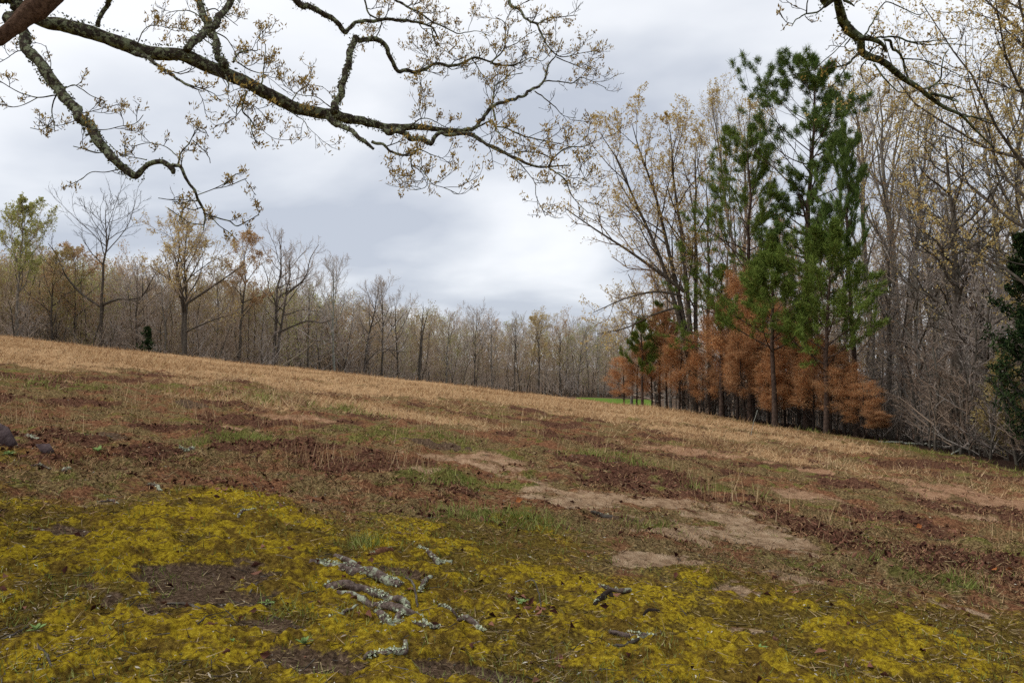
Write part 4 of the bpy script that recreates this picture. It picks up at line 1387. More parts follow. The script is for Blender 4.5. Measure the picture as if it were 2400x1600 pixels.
# finer branches
for zoom, y0, y1, pts in (
    (2, 6.2, 6.1, [(480, 930, 11), (550, 945, 10), (610, 990), (680, 1022, 8), (730, 1010, 6), (740, 1080, 5), (760, 1140), (690, 1155, 3), (625, 1130, 1.5)]),
    (2, 6.1, 5.9, [(740, 1085, 4), (800, 1105), (850, 1170, 3), (880, 1210), (950, 1230), (1050, 1275, 1.5)]),
    (2, 6.1, 6.3, [(700, 1000, 5), (790, 985), (870, 1015, 3), (960, 1050), (1010, 1100, 1.2)]),
    (2, 6.1, 5.9, [(850, 1170, 3), (830, 1230), (760, 1245, 1.5)]),
    (2, 7.6, 7.3, [(1390, -60, 13), (1385, 0, 12), (1392, 40, 11), (1440, 60, 10), (1490, 125, 8), (1560, 160, 7), (1600, 240, 6), (1640, 310, 5), (1700, 365, 4), (1760, 372, 3), (1850, 350), (1950, 335, 1.5)]),
    (2, 7.4, 7.6, [(1560, 160, 5), (1640, 120, 4), (1740, 110), (1830, 100, 2)]),
    (2, 7.5, 7.3, [(600, -30, 9), (700, 40, 8), (800, 90, 7), (880, 145), (950, 175, 5), (1040, 220, 4), (1100, 215), (1180, 205, 2), (1260, 240, 1.5)]),
    (2, 7.5, 7.7, [(1260, 420, 6), (1290, 385, 5), (1350, 320, 5), (1355, 230, 4), (1350, 150), (1290, 110, 2)]),
    (2, 7.5, 7.7, [(1350, 320, 4), (1420, 290, 3), (1500, 230), (1560, 200, 2)]),
    (2, 7.1, 7.0, [(430, -20, 7), (460, 90, 6), (540, 135, 5), (530, 200, 4), (510, 240, 3)]),
    (2, 7.0, 7.3, [(1290, 790, 8), (1270, 700, 6), (1280, 620, 6), (1290, 560, 4), (1350, 520, 3), (1400, 470, 2)]),
    (2, 6.9, 6.6, [(1180, 830, 6), (1270, 800, 6), (1300, 860, 5), (1350, 900), (1420, 930, 2)]),
    (2, 6.9, 6.6, [(1280, 830, 5), (1350, 840), (1420, 870, 5), (1500, 900), (1620, 925, 4), (1740, 950, 2)]),
    (2, 6.5, 6.2, [(1640, 1090, 6), (1680, 1030, 5), (1760, 970), (1850, 965, 4), (1930, 935, 2), (1955, 880, 1.2)]),
    (2, 6.45, 6.3, [(1420, 1000, 5), (1500, 995), (1600, 1010, 4), (1680, 1060, 2)]),
    (2, 6.4, 6.1, [(1640, 1100, 6), (1740, 1170, 5), (1790, 1280, 3.5), (1840, 1340), (1900, 1400, 1.5)]),
    (2, 6.4, 6.1, [(1700, 1130, 4), (1780, 1165), (1850, 1170, 2.5), (1910, 1200, 1.3)]),
    (2, 6.6, 6.2, [(1110, 885, 7), (1200, 930), (1290, 980, 6), (1420, 1045, 5), (1500, 1130, 3), (1550, 1200), (1560, 1290, 2), (1620, 1420, 1)]),
    (2, 7.5, 7.5, [(1610, 535, 5), (1700, 535, 4), (1800, 545), (1850, 510, 3), (1920, 530), (2020, 580, 1.5)]),
    (2, 7.5, 7.4, [(1690, 375, 4), (1800, 420, 3), (1880, 425), (1960, 460, 1.5)]),
    (2, 7.4, 7.2, [(1550, 600, 5), (1620, 650, 4), (1690, 710), (1740, 760, 2), (1820, 775, 1.2)]),
    (2, 6.9, 7.1, [(815, 830, 3), (790, 700, 2.5), (810, 620), (790, 490, 2)]),
    (2, 6.9, 6.8, [(730, 830, 5), (800, 780, 4), (880, 790, 3), (950, 830), (1010, 850, 1.5)]),
    (2, 7.6, 7.4, [(1140, 390, 4), (1190, 470, 3), (1240, 540), (1270, 600, 2)]),
    (2, 7.6, 7.8, [(1450, 415, 4), (1520, 380, 3), (1600, 400), (1660, 330, 2), (1690, 250, 1.2)]),
    (2, 7.3, 7.5, [(870, 190, 4), (900, 280, 3), (960, 330), (1060, 400, 2)]),
    (2, 7.5, 7.6, [(880, 425, 3), (840, 370), (800, 300, 1.6)]),
    (2, 7.6, 7.9, [(1470, 480, 3), (1380, 500), (1300, 560, 2)]),
    (1, 5.1, 5.0, [(1130, 1085, 12), (1180, 1092, 12), (1220, 1160, 11), (1270, 1240, 9), (1300, 1310, 9), (1330, 1380, 8), (1342, 1440, 6), (1335, 1512, 3)]),
    (1, 5.1, 5.2, [(1165, 1090, 7), (1190, 1000, 5), (1240, 940), (1290, 850, 3), (1340, 850), (1365, 895, 1.5)]),
    (1, 5.15, 5.3, [(1265, 920, 3), (1320, 970), (1370, 1030), (1380, 1070, 1.3)]),
    (1, 5.0, 4.9, [(1335, 1395, 7), (1420, 1430, 5), (1500, 1450), (1560, 1480, 4), (1640, 1440, 2.5), (1700, 1410, 1.2)]),
    (1, 5.0, 4.9, [(1380, 1420, 4), (1440, 1480, 3), (1510, 1530, 2), (1560, 1580, 1.2)]),
    (1, 5.0, 5.1, [(1335, 1475, 4), (1240, 1460, 3), (1170, 1410), (1100, 1365, 1.3)]),
    (1, 5.0, 5.1, [(1300, 1320, 4), (1200, 1310, 3), (1110, 1310), (1040, 1300, 1.2)]),
    (1, 5.05, 5.2, [(1295, 1280, 4), (1400, 1240, 3), (1480, 1200), (1550, 1140, 1.2)]),
    (1, 5.05, 5.2, [(1400, 1240, 3), (1500, 1220), (1620, 1170, 1.2)]),
    (1, 5.1, 5.4, [(1160, 1020, 4), (1080, 960, 3), (980, 940), (860, 960, 1.3)]),
    (1, 5.1, 5.3, [(960, 1050, 4), (860, 1030), (790, 1010, 2), (720, 950, 1.3)]),
    (1, 5.4, 5.6, [(400, 590, 5), (480, 560, 4), (530, 580), (600, 630, 3), (690, 665, 1.4)]),
    (1, 5.4, 5.6, [(400, 590, 4), (340, 480, 3), (330, 400), (300, 300, 1.5)]),
    (1, 5.4, 5.1, [(390, 625, 5), (250, 640, 4), (160, 620), (60, 570, 3), (-20, 520, 2)]),
    (1, 5.4, 5.2, [(250, 640, 3), (150, 690), (60, 700), (0, 640, 1.4)]),
    (1, 5.4, 5.2, [(372, 620, 5), (340, 720, 4), (350, 790), (360, 865, 2)]),
    (1, 5.3, 5.2, [(350, 790, 3), (280, 850), (200, 840, 1.3)]),
    (1, 5.5, 5.6, [(180, 330, 4), (110, 340, 3), (50, 380), (-20, 420, 1.5)]),
    (1, 5.3, 5.4, [(610, 850, 4), (700, 850, 3), (790, 830), (890, 810), (940, 755, 1.3)]),
    (1, 5.3, 5.6, [(500, 720, 4), (560, 740, 3), (640, 720), (760, 690, 1.3)]),
    (1, 5.1, 5.0, [(790, 1110, 4), (690, 1130, 3), (600, 1130), (530, 1180, 1.3)]),
    (1, 5.1, 5.2, [(720, 1000, 3), (640, 1000), (560, 980), (480, 960, 1.2)]),
    (1, 6.2, 6.0, [(1480, 495, 7), (1500, 560, 5), (1490, 625, 2)]),
    (1, 6.25, 6.0, [(1620, 600, 8), (1590, 720, 6), (1640, 780, 5), (1680, 850), (1720, 850, 1.5)]),
    (1, 6.1, 6.0, [(1640, 780, 4), (1655, 870, 3), (1690, 945, 1.3)]),
    (1, 6.2, 6.3, [(1600, 620, 5), (1560, 700, 4), (1545, 790, 2)]),
    (1, 6.4, 6.2, [(1890, 725, 5), (1990, 790, 3), (2030, 865, 1.3)]),
    (1, 6.2, 6.5, [(1530, 410, 8), (1570, 350, 6), (1640, 330, 4), (1690, 330, 3), (1690, 270, 2), (1740, 230, 1.3)]),
    (1, 6.3, 6.5, [(1715, 550, 6), (1735, 420, 4), (1742, 290, 2.5)]),
    (1, 6.3, 6.5, [(1560, 410, 5), (1640, 460, 4), (1720, 480), (1800, 470, 1.4)]),
    (1, 6.6, 6.8, [(1420, 320, 5), (1300, 230, 4), (1200, 190), (1080, 180, 1.4)]),
    (1, 6.8, 6.9, [(1365, 150, 6), (1260, 80, 4), (1180, 70), (1090, 90, 1.4)]),
    (1, 6.8, 7.0, [(1380, 200, 5), (1480, 250, 4), (1530, 320), (1560, 380, 1.5)]),
    (1, 6.7, 6.9, [(1340, 80, 5), (1410, 60, 4), (1480, 110), (1560, 170, 1.5)]),
    (1, 6.0, 6.2, [(900, 290, 4), (960, 180, 3), (1050, 170), (1140, 200, 1.3)]),
    (1, 6.4, 6.6, [(1900, 690, 5), (1960, 600, 3), (2030, 560), (2120, 570, 1.4)]),
    (1, 6.4, 6.6, [(2190, 720, 5), (2080, 640, 3), (1960, 620), (1860, 560, 1.3)]),
):
    B(pts, zoom, y0, y1, False)


def twigs_for(fin, rg, seg_len, tw_len, per_m, leaf_frac, leaf_len, leaf_w, up=.35, K=6, levels=2, cluster=(3, 7), rt=.0032):
    """twigs on the finer branches; returns twig Geo, leaf Geo"""
    tw, lf = Geo(), Geo()
    allc = []
    for W, R in fin:
        Ln = np.linalg.norm(np.diff(W, axis=0), axis=1).sum()
        n = max(int(Ln * per_m), 2)
        Q = resample(W, 12)[None]
        RR = np.interp(np.linspace(0, 1, 12), np.linspace(0, 1, len(R)), R)[None]
        C, r = grow(rg, Q, RR, n, .12, 1.0, lambda t: tw_len * rg.uniform(.5, 1.3, len(t)), .8, K, .6, .2, up, rmax=.006, tip=.5, jit=.2)
        allc.append((C, r))
    C = np.concatenate([a for a, _ in allc])
    r = np.maximum(np.concatenate([b for _, b in allc]), rt * .8)
    tw.add(*_flat(tubes(C, r, 3)))
    C2, r2 = grow(rg, C, r, 4, .2, 1.0, .55, .75, 5, .8, .22, up, tip=.6, taper=.4)
    r2 = np.maximum(r2, rt * .55)
    tw.add(*_flat(tubes(C2, r2, 3)))
    C3, r3 = grow(rg, C2, r2, 2, .3, 1.0, .5, .7, 3, .8, .2, up, tip=.6)
    tw.add(*spikes(C3[:, 0], C3[:, 2], rt * .5, rg))
    tips = np.concatenate([C[:, -1], C2[:, -1], C3[:, -1], interp_curve(C2, np.full(len(C2), .6))])
    # leaves come in tassels; some branches are still bare
    dens = fbm(tips[:, 0] + tips[:, 1], tips[:, 2], .5, 2, 77)
    tips = tips[(rg.random(len(tips)) < leaf_frac) & (dens > .36)]
    k = rg.integers(cluster[0], cluster[1], len(tips))
    Pp = np.repeat(tips, k, 0) + rg.normal(size=(k.sum(), 3)) * leaf_len * .35
    D = unit(rg.normal(size=(k.sum(), 3)) * .55 + np.array([.15, 0, .75]))
    lf.add(*leaf_quads(Pp, D, leaf_len * rg.uniform(.55, 1.25, len(Pp)), leaf_w * rg.uniform(.6, 1.3, len(Pp)), rg, .3))
    return tw, lf


rgo = np.random.default_rng(33)
oak = thing('oak_tree', (TX, TY, tz), 'old oak overhanging from the left with mossy crooked limbs and tassels of bronze young leaves', 'tree')


def to_local(o, me):
    return link_local(o, me)


def part_at(name, geo_v, faces, matname, parent, smooth=True, kind=None, label=None):
    loc = np.array(parent.location)
    me = mesh_np(name, geo_v - loc, faces, M[matname], smooth)
    return tag(link(name, me, parent), label, kind=kind)


trunk_pts = [(TX - .15, TY + .05, tz - .4), (TX - .08, TY, tz + .3), (TX, TY, tz + 1.2), (TX + .02, TY, 2.4), (TX - .05, TY, 3.6), (TX - .25, TY - .1, 5.2), (TX - .1, TY - .3, 7.5), (TX - .5, TY - .2, 10)]
V, fs = rough_tube(trunk_pts, [.55, .40, .32, .30, .27, .22, .16, .06], 20, 5, .10, .08)
part_at('trunk', V, fs, 'oak', oak)
for i, (W, R) in enumerate(big):
    V, fs = rough_tube(W, R * .92, 14 if R.max() > .03 else 9, 200 + i, .17, kink=3.2)
    part_at('limb', V, fs, 'oak', oak)
V, fs = rough_tube(Wb, Rb, 16, 260, .16)
part_at('limb', V, fs, 'oak_brown', oak, label='reddish-brown bare limb crossing in front of the mossy ones')
for i, (W, R) in enumerate(fin):
    V, fs = rough_tube(W, np.maximum(R, .0028), 6, 300 + i, .10, .012, kink=5)
    part_at('branch', V, fs, 'oak', oak)
carriers = [f for f in fin if f[0][0, 1] > 5.75]
sparse = [f for f in fin if f[0][0, 1] <= 5.75]
for W, R in big[5:8]:
    Q = resample(np.column_stack([W, R]), 20)
    carriers.append((Q[9:, :3], np.minimum(Q[9:, 3], .01)))

def limb_lichen(limbs, per_m, rg, parent):
    g = Geo()
    for W, R in limbs:
        Q = resample(np.column_stack([W, R]), 80)
        Ln = np.linalg.norm(np.diff(W, axis=0), axis=1).sum()
        n = int(Ln * per_m)
        i = rg.integers(0, 80, n)
        tn = unit(np.gradient(Q[:, :3], axis=0))[i]
        d = rg.normal(size=(n, 3))
        nr = unit(d - tn * (d * tn).sum(1, keepdims=True))
        P = Q[i, :3] + nr * Q[i, 3:4] * rg.uniform(.9, 1.04, (n, 1)) + tn * rg.normal(size=(n, 1)) * .04
        D = unit(rg.normal(size=(n, 3)) + nr * .5)
        g.add(*leaf_quads(P, D, np.minimum(.020, Q[i, 3] * .7) * rg.uniform(.4, 1.4, n), np.minimum(.015, Q[i, 3] * .5), rg, .4))
    part_at('lichen', np.concatenate(g.v), [np.concatenate(g.f)], 'limb_lichen', parent, False, 'stuff')


M['limb_lichen'] = mat('limb_lichen', [(.05, .05, .03), (.14, .15, .085), (.26, .28, .18)], 20, island=.6)
limb_lichen(big, 320, rgo, oak)
tw, lf = twigs_for(carriers, rgo, .03, .22, 11, .54, .036, .011)
tw2, lf2 = twigs_for(sparse, rgo, .03, .15, 7, .42, .030, .009)
tw.add(np.concatenate(tw2.v), *tw2.f)
lf.add(np.concatenate(lf2.v), *lf2.f)
part_at('twigs', np.concatenate(tw.v), [np.concatenate([f for f in tw.f if f.shape[1] == k]) for k in (3, 4)], 'twig_dark', oak, False, 'stuff')
part_at('leaves', np.concatenate(lf.v), [np.concatenate(lf.f)], 'leaf_oak', oak, False, 'stuff')

# second oak, standing behind the view on the right; one limb droops in
big, fin = [], []
OX, OY = 4.6, -2.2
oz = float(T(OX, OY))
W, R = pxline([(1415, -90, 19), (1420, -10, 19), (1435, 60, 21), (1450, 120, 23), (1490, 170, 24), (1530, 200, 20), (1535, 260, 19), (1565, 285, 18), (1640, 310, 16), (1700, 355, 15), (1760, 400, 14), (1830, 440, 12), (1900, 500, 10), (1960, 545, 9), (2040, 580, 7), (2110, 650, 5), (2200, 740, 3)], Z3, 1300, 0, 4.0, 5.2, .2, 9)
W = np.vstack([[(OX - .05, OY, 5.0), (OX - .5, OY + 1.6, 5.3), (3.3, 1.2, 5.3), (2.4, 2.8, 4.6)], W])
R = np.concatenate([[.16, .12, .09, .06], R])
big.append((W, R))
for pts, y0, y1 in (
    ([(1448, 0, 8), (1470, 12, 7), (1502, 32, 3)], 4.05, 4.0),
    ([(1525, 190, 15), (1590, 200, 13), (1640, 220, 10), (1662, 262, 5)], 4.15, 4.3),
    ([(1545, 195, 5), (1575, 140, 4), (1600, 100), (1620, 60), (1660, 10, 3), (1740, 40), (1820, 75, 2.4), (1866, 56, 1.5)], 4.2, 4.5),
    ([(1400, -20, 5), (1320, 60, 4.5), (1260, 70, 4), (1210, 100), (1188, 132, 2)], 4.0, 3.9),
    ([(1262, 68, 3.5), (1268, 0, 3), (1275, -40, 2)], 3.95, 3.9),
    ([(1548, 200, 6), (1650, 185, 5), (1720, 187), (1780, 210, 4), (1900, 205), (2020, 192, 2)], 4.2, 4.8),
    ([(1780, 212, 4), (1860, 225, 3), (1970, 220), (2085, 230, 1.6)], 4.5, 4.9),
    ([(1655, 200, 7), (1680, 205), (1690, 240, 7), (1740, 290, 6), (1765, 370, 5), (1790, 425, 3)], 4.3, 4.5),
    ([(1535, 255, 7), (1480, 310, 5), (1440, 330), (1400, 335, 4), (1300, 350, 3), (1210, 372), (1130, 390, 2)], 4.2, 3.9),
    ([(1470, 315, 4), (1440, 370, 3), (1390, 430), (1340, 450, 1.5)], 4.1, 3.9),
    ([(1565, 300, 4), (1535, 340, 3), (1545, 400), (1580, 440, 1.5)], 4.25, 4.2),
    ([(1600, 320, 5), (1660, 400, 4), (1720, 460), (1780, 470, 2), (1760, 530, 1.5)], 4.3, 4.4),
    ([(1745, 295, 4), (1830, 300, 3), (1930, 330), (2040, 380, 2), (2140, 390, 1.5)], 4.5, 4.9),
    ([(1870, 450, 5), (1930, 400, 4), (1945, 300), (1975, 248, 2)], 4.8, 4.9),
    ([(1890, 470, 8), (1980, 490, 7), (2025, 512, 3)], 4.8, 4.9),
    ([(1480, 195, 4), (1455, 230, 3), (1475, 256), (1520, 245, 2)], 4.1, 4.1),
    ([(1640, 220, 4), (1590, 250, 3), (1545, 300, 2)], 4.3, 4.2),
    ([(1850, 445, 4), (1950, 420, 3), (2080, 450), (2200, 440, 1.5)], 4.7, 5.0),
    ([(1300, 352, 3), (1340, 310), (1400, 260, 2), (1470, 190, 1.6)], 4.0, 4.1),
    ([(2040, 580, 5), (2120, 590, 4), (2230, 620, 2), (2330, 660, 1.5)], 5.1, 5.4),
):
    B(pts, 3, y0, y1, False)
oak2 = thing('oak_tree', (OX, OY, oz), 'oak with one lichen-grey limb drooping into the upper right of the sky', 'tree')
V, fs = rough_tube([(OX, OY, oz - .4), (OX, OY, oz + .4), (OX - .05, OY, 2.0), (OX, OY, 4.0), (OX - .05, OY, 5.0), (OX + .2, OY - .3, 7), (OX, OY - .5, 9)], [.5, .36, .28, .24, .2, .13, .05], 18, 6, .1, .1)
part_at('trunk', V, fs, 'oak', oak2)
for i, (W, R) in enumerate(big):
    V, fs = rough_tube(W, R, 14, 400 + i, .14, kink=3.2)
    part_at('limb', V, fs, 'oak_mossy', oak2)
for i, (W, R) in enumerate(fin):
    V, fs = rough_tube(W, np.maximum(R, .0024), 6, 420 + i, .08, .012, kink=5)
    part_at('branch', V, fs, 'oak_mossy', oak2)
rgo = np.random.default_rng(34)
limb_lichen(big, 260, rgo, oak2)
tw, lf = twigs_for(fin, rgo, .03, .10, 3, .16, .026, .009, rt=.0028)
part_at('twigs', np.concatenate(tw.v), [np.concatenate([f for f in tw.f if f.shape[1] == k]) for k in (3, 4)], 'twig_dark', oak2, False, 'stuff')
part_at('leaves', np.concatenate(lf.v), [np.concatenate(lf.f)], 'leaf_oak', oak2, False, 'stuff')

# ------------------------------------------------------------------ sticks lying on the ground
def lying(pts, lift=.3):
    """pixel points (x, y, r px[, extra height px]) on the ground -> points, radii"""
    W, R = [], []
    for p in pts:
        g = gp(p[0], p[1])
        r = p[2] * .82 * g[1] / F
        ex = (p[3] if len(p) > 3 else 0) * g[1] / F
        W.append((g[0], g[1], h1(g[0], g[1]) + r * lift + ex))
        R.append(r)
    return np.array(W), np.array(R)


def stick(name, pts, label, cat, matname='stick', lichen=0, seed=0, knob=.16, fork=None, lift=.3, broken=False):
    W, R = lying(pts, lift)
    c = W.mean(0)
    c[2] = W[:, 2].min() - R.max() * .5
    e = thing(name, c, label, cat)
    V, fs = rough_tube(W - c, R, 12, seed, knob, max(R.mean() * .45, .008), kink=2.5)
    if broken:          # ragged torn end
        k = len(V) // 12
        rg_ = np.random.default_rng(seed)
        V = V.reshape(k, 12, 3)
        d = unit(V[0].mean(0) - V[3].mean(0))
        V[0] += d * rg_.uniform(0, 1.6, (12, 1)) * R[0]
        V = V.reshape(-1, 3)
    link('wood', mesh_np('wood', V, fs, M[matname], True), e)
    for i, fk in enumerate(fork or []):
        Wf, Rf = lying(fk, lift)
        V2, f2 = rough_tube(Wf - c, Rf, 9, seed + 50 + i, knob, max(Rf.mean() * .6, .008))
        link('side_branch', mesh_np('side_branch', V2, f2, M['stick'], True), e)
    if lichen:
        rg_ = np.random.default_rng(seed + 9)
        n = int(lichen * .36)
        Q = resample(np.column_stack([W - c, R]), 60)
        i = rg_.integers(0, 60, n)
        wgt = fbm(np.arange(60) * 1.0, np.zeros(60), 9, 2, seed + 3)
        i = i[wgt[i] + rg_.normal(size=n) * .06 > .5]
        n = len(i)
        tn = unit(np.gradient(Q[:, :3], axis=0))[i]
        side = unit(np.cross(tn, np.array([0, 0, 1.0])))
        a = rg_.normal(size=n) * .75
        nrm = np.cos(a)[:, None] * np.cross(side, tn) + np.sin(a)[:, None] * side
        P = Q[i, :3] + nrm * Q[i, 3:4] * rg_.uniform(.93, 1.02, (n, 1)) + tn * rg_.normal(size=(n, 1)) * .01
        D = rg_.normal(size=(n, 3))
        D = unit(D - nrm * (D * nrm).sum(1, keepdims=True) + nrm * .25)
        V3, f3 = leaf_quads(P, D, .016 * rg_.uniform(.5, 1.4, n), .013, rg_, .3)
        tag(link('lichen', mesh_np('lichen', V3, [f3], M['lichen']), e), kind='stuff')
    return e


stick('fallen_branch', [(724, 1338, 9), (760, 1342, 13), (812, 1352, 15), (862, 1372, 15), (905, 1383, 15), (940, 1395, 10)],
      'thickest fallen oak branch, lichen-crusted with a forked side piece, topmost of the heap', 'branch', lichen=900, seed=11,
      fork=[[(845, 1358, 10), (815, 1342, 9, 3), (785, 1326, 7, 4)]])
stick('fallen_branch', [(764, 1386, 6), (785, 1392, 13), (812, 1398, 13), (860, 1404, 11), (910, 1416, 11), (945, 1428, 10), (958, 1434, 7)],
      'fallen branch with a torn dark brown end, second in the heap', 'branch', lichen=420, seed=22, broken=True, lift=.6)
stick('fallen_branch', [(790, 1410, 5), (822, 1418, 10), (870, 1428, 12), (910, 1442, 12), (945, 1456, 12), (975, 1458, 9), (1000, 1470, 5)],
      'pale lichen-covered branch below the torn one, third in the heap', 'branch', lichen=1200, seed=33)
stick('fallen_branch', [(884, 1446, 8), (893, 1460, 11), (912, 1474, 12), (932, 1465, 11), (948, 1452, 9)],
      'short crooked lichen-covered stub in front of the heap', 'branch', lichen=800, seed=44)
stick('wood_chunk', [(872, 1318, 10), (890, 1310, 12), (918, 1306, 9)], 'stubby broken piece of brown wood above the heap of branches', 'wood chunk', 'stick_wood', lichen=160, seed=55, broken=True)
stick('fallen_stick', [(985, 1306, 4), (1005, 1315, 7), (1030, 1328, 9), (1058, 1326, 6)], 'curved lichen-spotted stick right of the brown wood chunk', 'stick', lichen=260, seed=66)
stick('fallen_stick', [(984, 1398, 5), (996, 1384, 7), (1001, 1370, 7, 4), (1012, 1362, 5, 4)], 'short upright-leaning lichen stick right of the heap', 'stick', lichen=260, seed=77)
stick('fallen_stick', [(1028, 1443, 6), (1050, 1450, 8), (1080, 1455, 7), (1110, 1457, 4)], 'pale stick at the left end of the dark red leaf patch', 'stick', lichen=300, seed=88)
stick('fallen_stick', [(1072, 1470, 5), (1092, 1476, 9), (1118, 1488, 9), (1130, 1494, 6)], 'white-flecked stick below the dark red leaf patch', 'stick', lichen=320, seed=99)
stick('fallen_stick', [(940, 1475, 3), (970, 1480, 5), (1010, 1484, 6), (1028, 1488, 3)], 'low lichen stick trailing right from the heap', 'stick', lichen=220, seed=101)
stick('fallen_stick', [(852, 1563, 5), (880, 1556, 7), (920, 1556, 7), (946, 1552, 8), (950, 1538, 6, 12)], 'lichen-crusted stick with an upturned end on bare soil at the bottom', 'stick', lichen=560, seed=112)
stick('fallen_stick', [(1405, 1396, 5), (1440, 1396, 8), (1478, 1396, 6)], 'dark lichen-speckled stick on moss in the middle of the foreground', 'stick', lichen=260, seed=123)
stick('fallen_stick', [(1394, 1436, 6), (1408, 1424, 8), (1424, 1412, 7, 4), (1436, 1418, 4)], 'black knotted stick under the lichen-speckled one', 'stick', 'bark_scorched', lichen=200, seed=134)
stick('fallen_stick', [(1428, 1504, 5), (1462, 1504, 9), (1500, 1508, 10), (1530, 1512, 6)], 'pale lichen stick lying on bright moss right of the leaf patch', 'stick', lichen=520, seed=145)
stick('fallen_stick', [(1422, 1536, 3), (1460, 1534, 6), (1498, 1531, 4)], 'thin dark stick lying on moss below the pale lichen stick', 'stick', 'bark_dark', lichen=40, seed=156)
stick('fallen_stick', [(1508, 1454, 4), (1526, 1453, 6), (1545, 1453, 4)], 'short black twig end lying alone on bright moss', 'stick', 'bark_scorched', seed=167)
stick('fallen_stick', [(15, 1026, 4), (45, 1030, 5), (70, 1036, 5), (92, 1040, 3)], 'lichen-grey stick beside the purple-brown bark slab at the left edge', 'stick', lichen=300, seed=178)
stick('fallen_stick', [(140, 1010, 2), (180, 1013, 3), (220, 1016, 3), (262, 1022, 2)], 'long thin dark stick lying level above the bark slab', 'stick', 'bark_dark', lichen=60, seed=189)
stick('fallen_stick', [(420, 1066, 3), (435, 1068, 5), (452, 1063, 6)], 'frilly lichen-covered twig lying left of the tall green grass', 'stick', lichen=420, seed=191)
stick('fallen_stick', [(147, 1125, 5), (155, 1118, 6), (164, 1112, 4)], 'small pale lichen stub lying above the left moss bank', 'stick', lichen=200, seed=202)
stick('fallen_stick', [(345, 1148, 3), (360, 1155, 5), (378, 1165, 4)], 'small lichen stick at the upper rim of the left moss bank', 'stick', lichen=220, seed=213)
stick('fallen_stick', [(230, 1184, 2), (262, 1183, 4), (278, 1192, 2)], 'grey twig lying on the left moss bank', 'stick', lichen=100, seed=224)
stick('fallen_stick', [(70, 1112, 2), (95, 1112, 3), (120, 1116, 2)], 'thin grey twig between the bark slab and the moss bank', 'stick', lichen=60, seed=235)
stick('fallen_stick', [(556, 1226, 2), (566, 1214, 3), (582, 1208, 2), (600, 1208, 1.5)], 'tiny pale forked twig on the brown ground beyond the soil patch', 'stick', lichen=80, seed=246)
stick('fallen_stick', [(388, 1418, 2), (428, 1424, 4), (450, 1438, 4), (468, 1456, 3)], 'bent dark twig on the lower edge of the bare soil patch', 'stick', 'bark_dark', seed=257)
stick('fallen_stick', [(585, 1400, 2), (600, 1388, 3), (604, 1372, 2, 4)], 'small crooked twig sticking up on the right of the bare soil patch', 'stick', 'bark_dark', seed=268)
stick('fallen_stick', [(64, 1498, 2), (95, 1530, 4), (112, 1558, 4), (118, 1578, 3)], 'dark twig pointing down the slope in the bottom left corner', 'stick', 'bark_dark', seed=279)
stick('fallen_stick', [(0, 1512, 3), (34, 1490, 4), (66, 1470, 2)], 'dark twig crossing the left edge above the corner grass', 'stick', 'bark_dark', seed=281)
stick('fallen_stick', [(440, 1502, 2), (460, 1490, 3), (480, 1480, 2)], 'short dark twig on moss left of the green rosette', 'stick', 'bark_dark', seed=292)
stick('fallen_stick', [(770, 1462, 2), (800, 1454, 4), (838, 1442, 3)], 'straight thin grey twig left of the heap', 'stick', lichen=40, seed=303)
stick('fallen_stick', [(1385, 1206, 4), (1412, 1208, 7), (1436, 1211, 5)], 'dark rotten stick at the lower edge of the nearest sand patch', 'stick', 'bark_dark', lichen=60, seed=314)
stick('fallen_stick', [(2000, 1487, 2), (2014, 1478, 3), (2034, 1474, 2)], 'thin grey twig on the thin moss right of the middle', 'stick', lichen=30, seed=325)
stick('dry_stem', [(1231, 1440, 1.2, 58), (1250, 1440, 1.6, 64), (1262, 1440, 1.8, 40), (1268, 1440, 2, 4)], 'pale hooked dry stem standing over the dark red leaf patch', 'stem', 'bark_grey', seed=336, lift=1.0)
stick('dry_stem', [(950, 1382, 2, 6), (966, 1390, 3, 8), (975, 1410, 3, 2), (978, 1442, 3, 0)], 'thin arched grey stem behind the right end of the heap', 'stem', 'bark_dark', seed=347, lift=1.0)


def slab(outline, thick, tilt, label, colr, seed=0):
    """angular piece of bark: outline in pixels round its lowest point, tilted back from the ground"""
    rg_ = np.random.default_rng(seed)
    px, py = outline[0]
    g = gp(px, py)
    s = g[1] / F
    R2 = np.array([((a - px) * s, (py - b) * s) for a, b in outline])
    n = len(R2)
    c, sn = math.cos(tilt), math.sin(tilt)
    V = []
    for dz, k in ((0, .95), (.3, 1.0), (.75, 1.0), (1.0, .95)):
        m_ = R2.mean(0)
        q = m_ + (R2 - m_) * k + rg_.normal(size=(n, 2)) * .003
        d = dz * thick + rg_.normal(size=n) * .003
        V.append(np.column_stack([q[:, 0], q[:, 1] * c + d * sn, q[:, 1] * sn - d * c]))
    V = np.concatenate(V)
    q = [[k * n + j, k * n + (j + 1) % n, (k + 1) * n + (j + 1) % n, (k + 1) * n + j] for k in range(3) for j in range(n)]
    me = mesh_np('bark_slab', V, [np.array(q), np.array([list(range(3 * n, 4 * n))]), np.array([list(range(n))[::-1]])], colr)
    o = link('bark_slab', me, None, (g[0], g[1], h1(g[0], g[1]) - .01))
    return tag(o, label, 'bark')


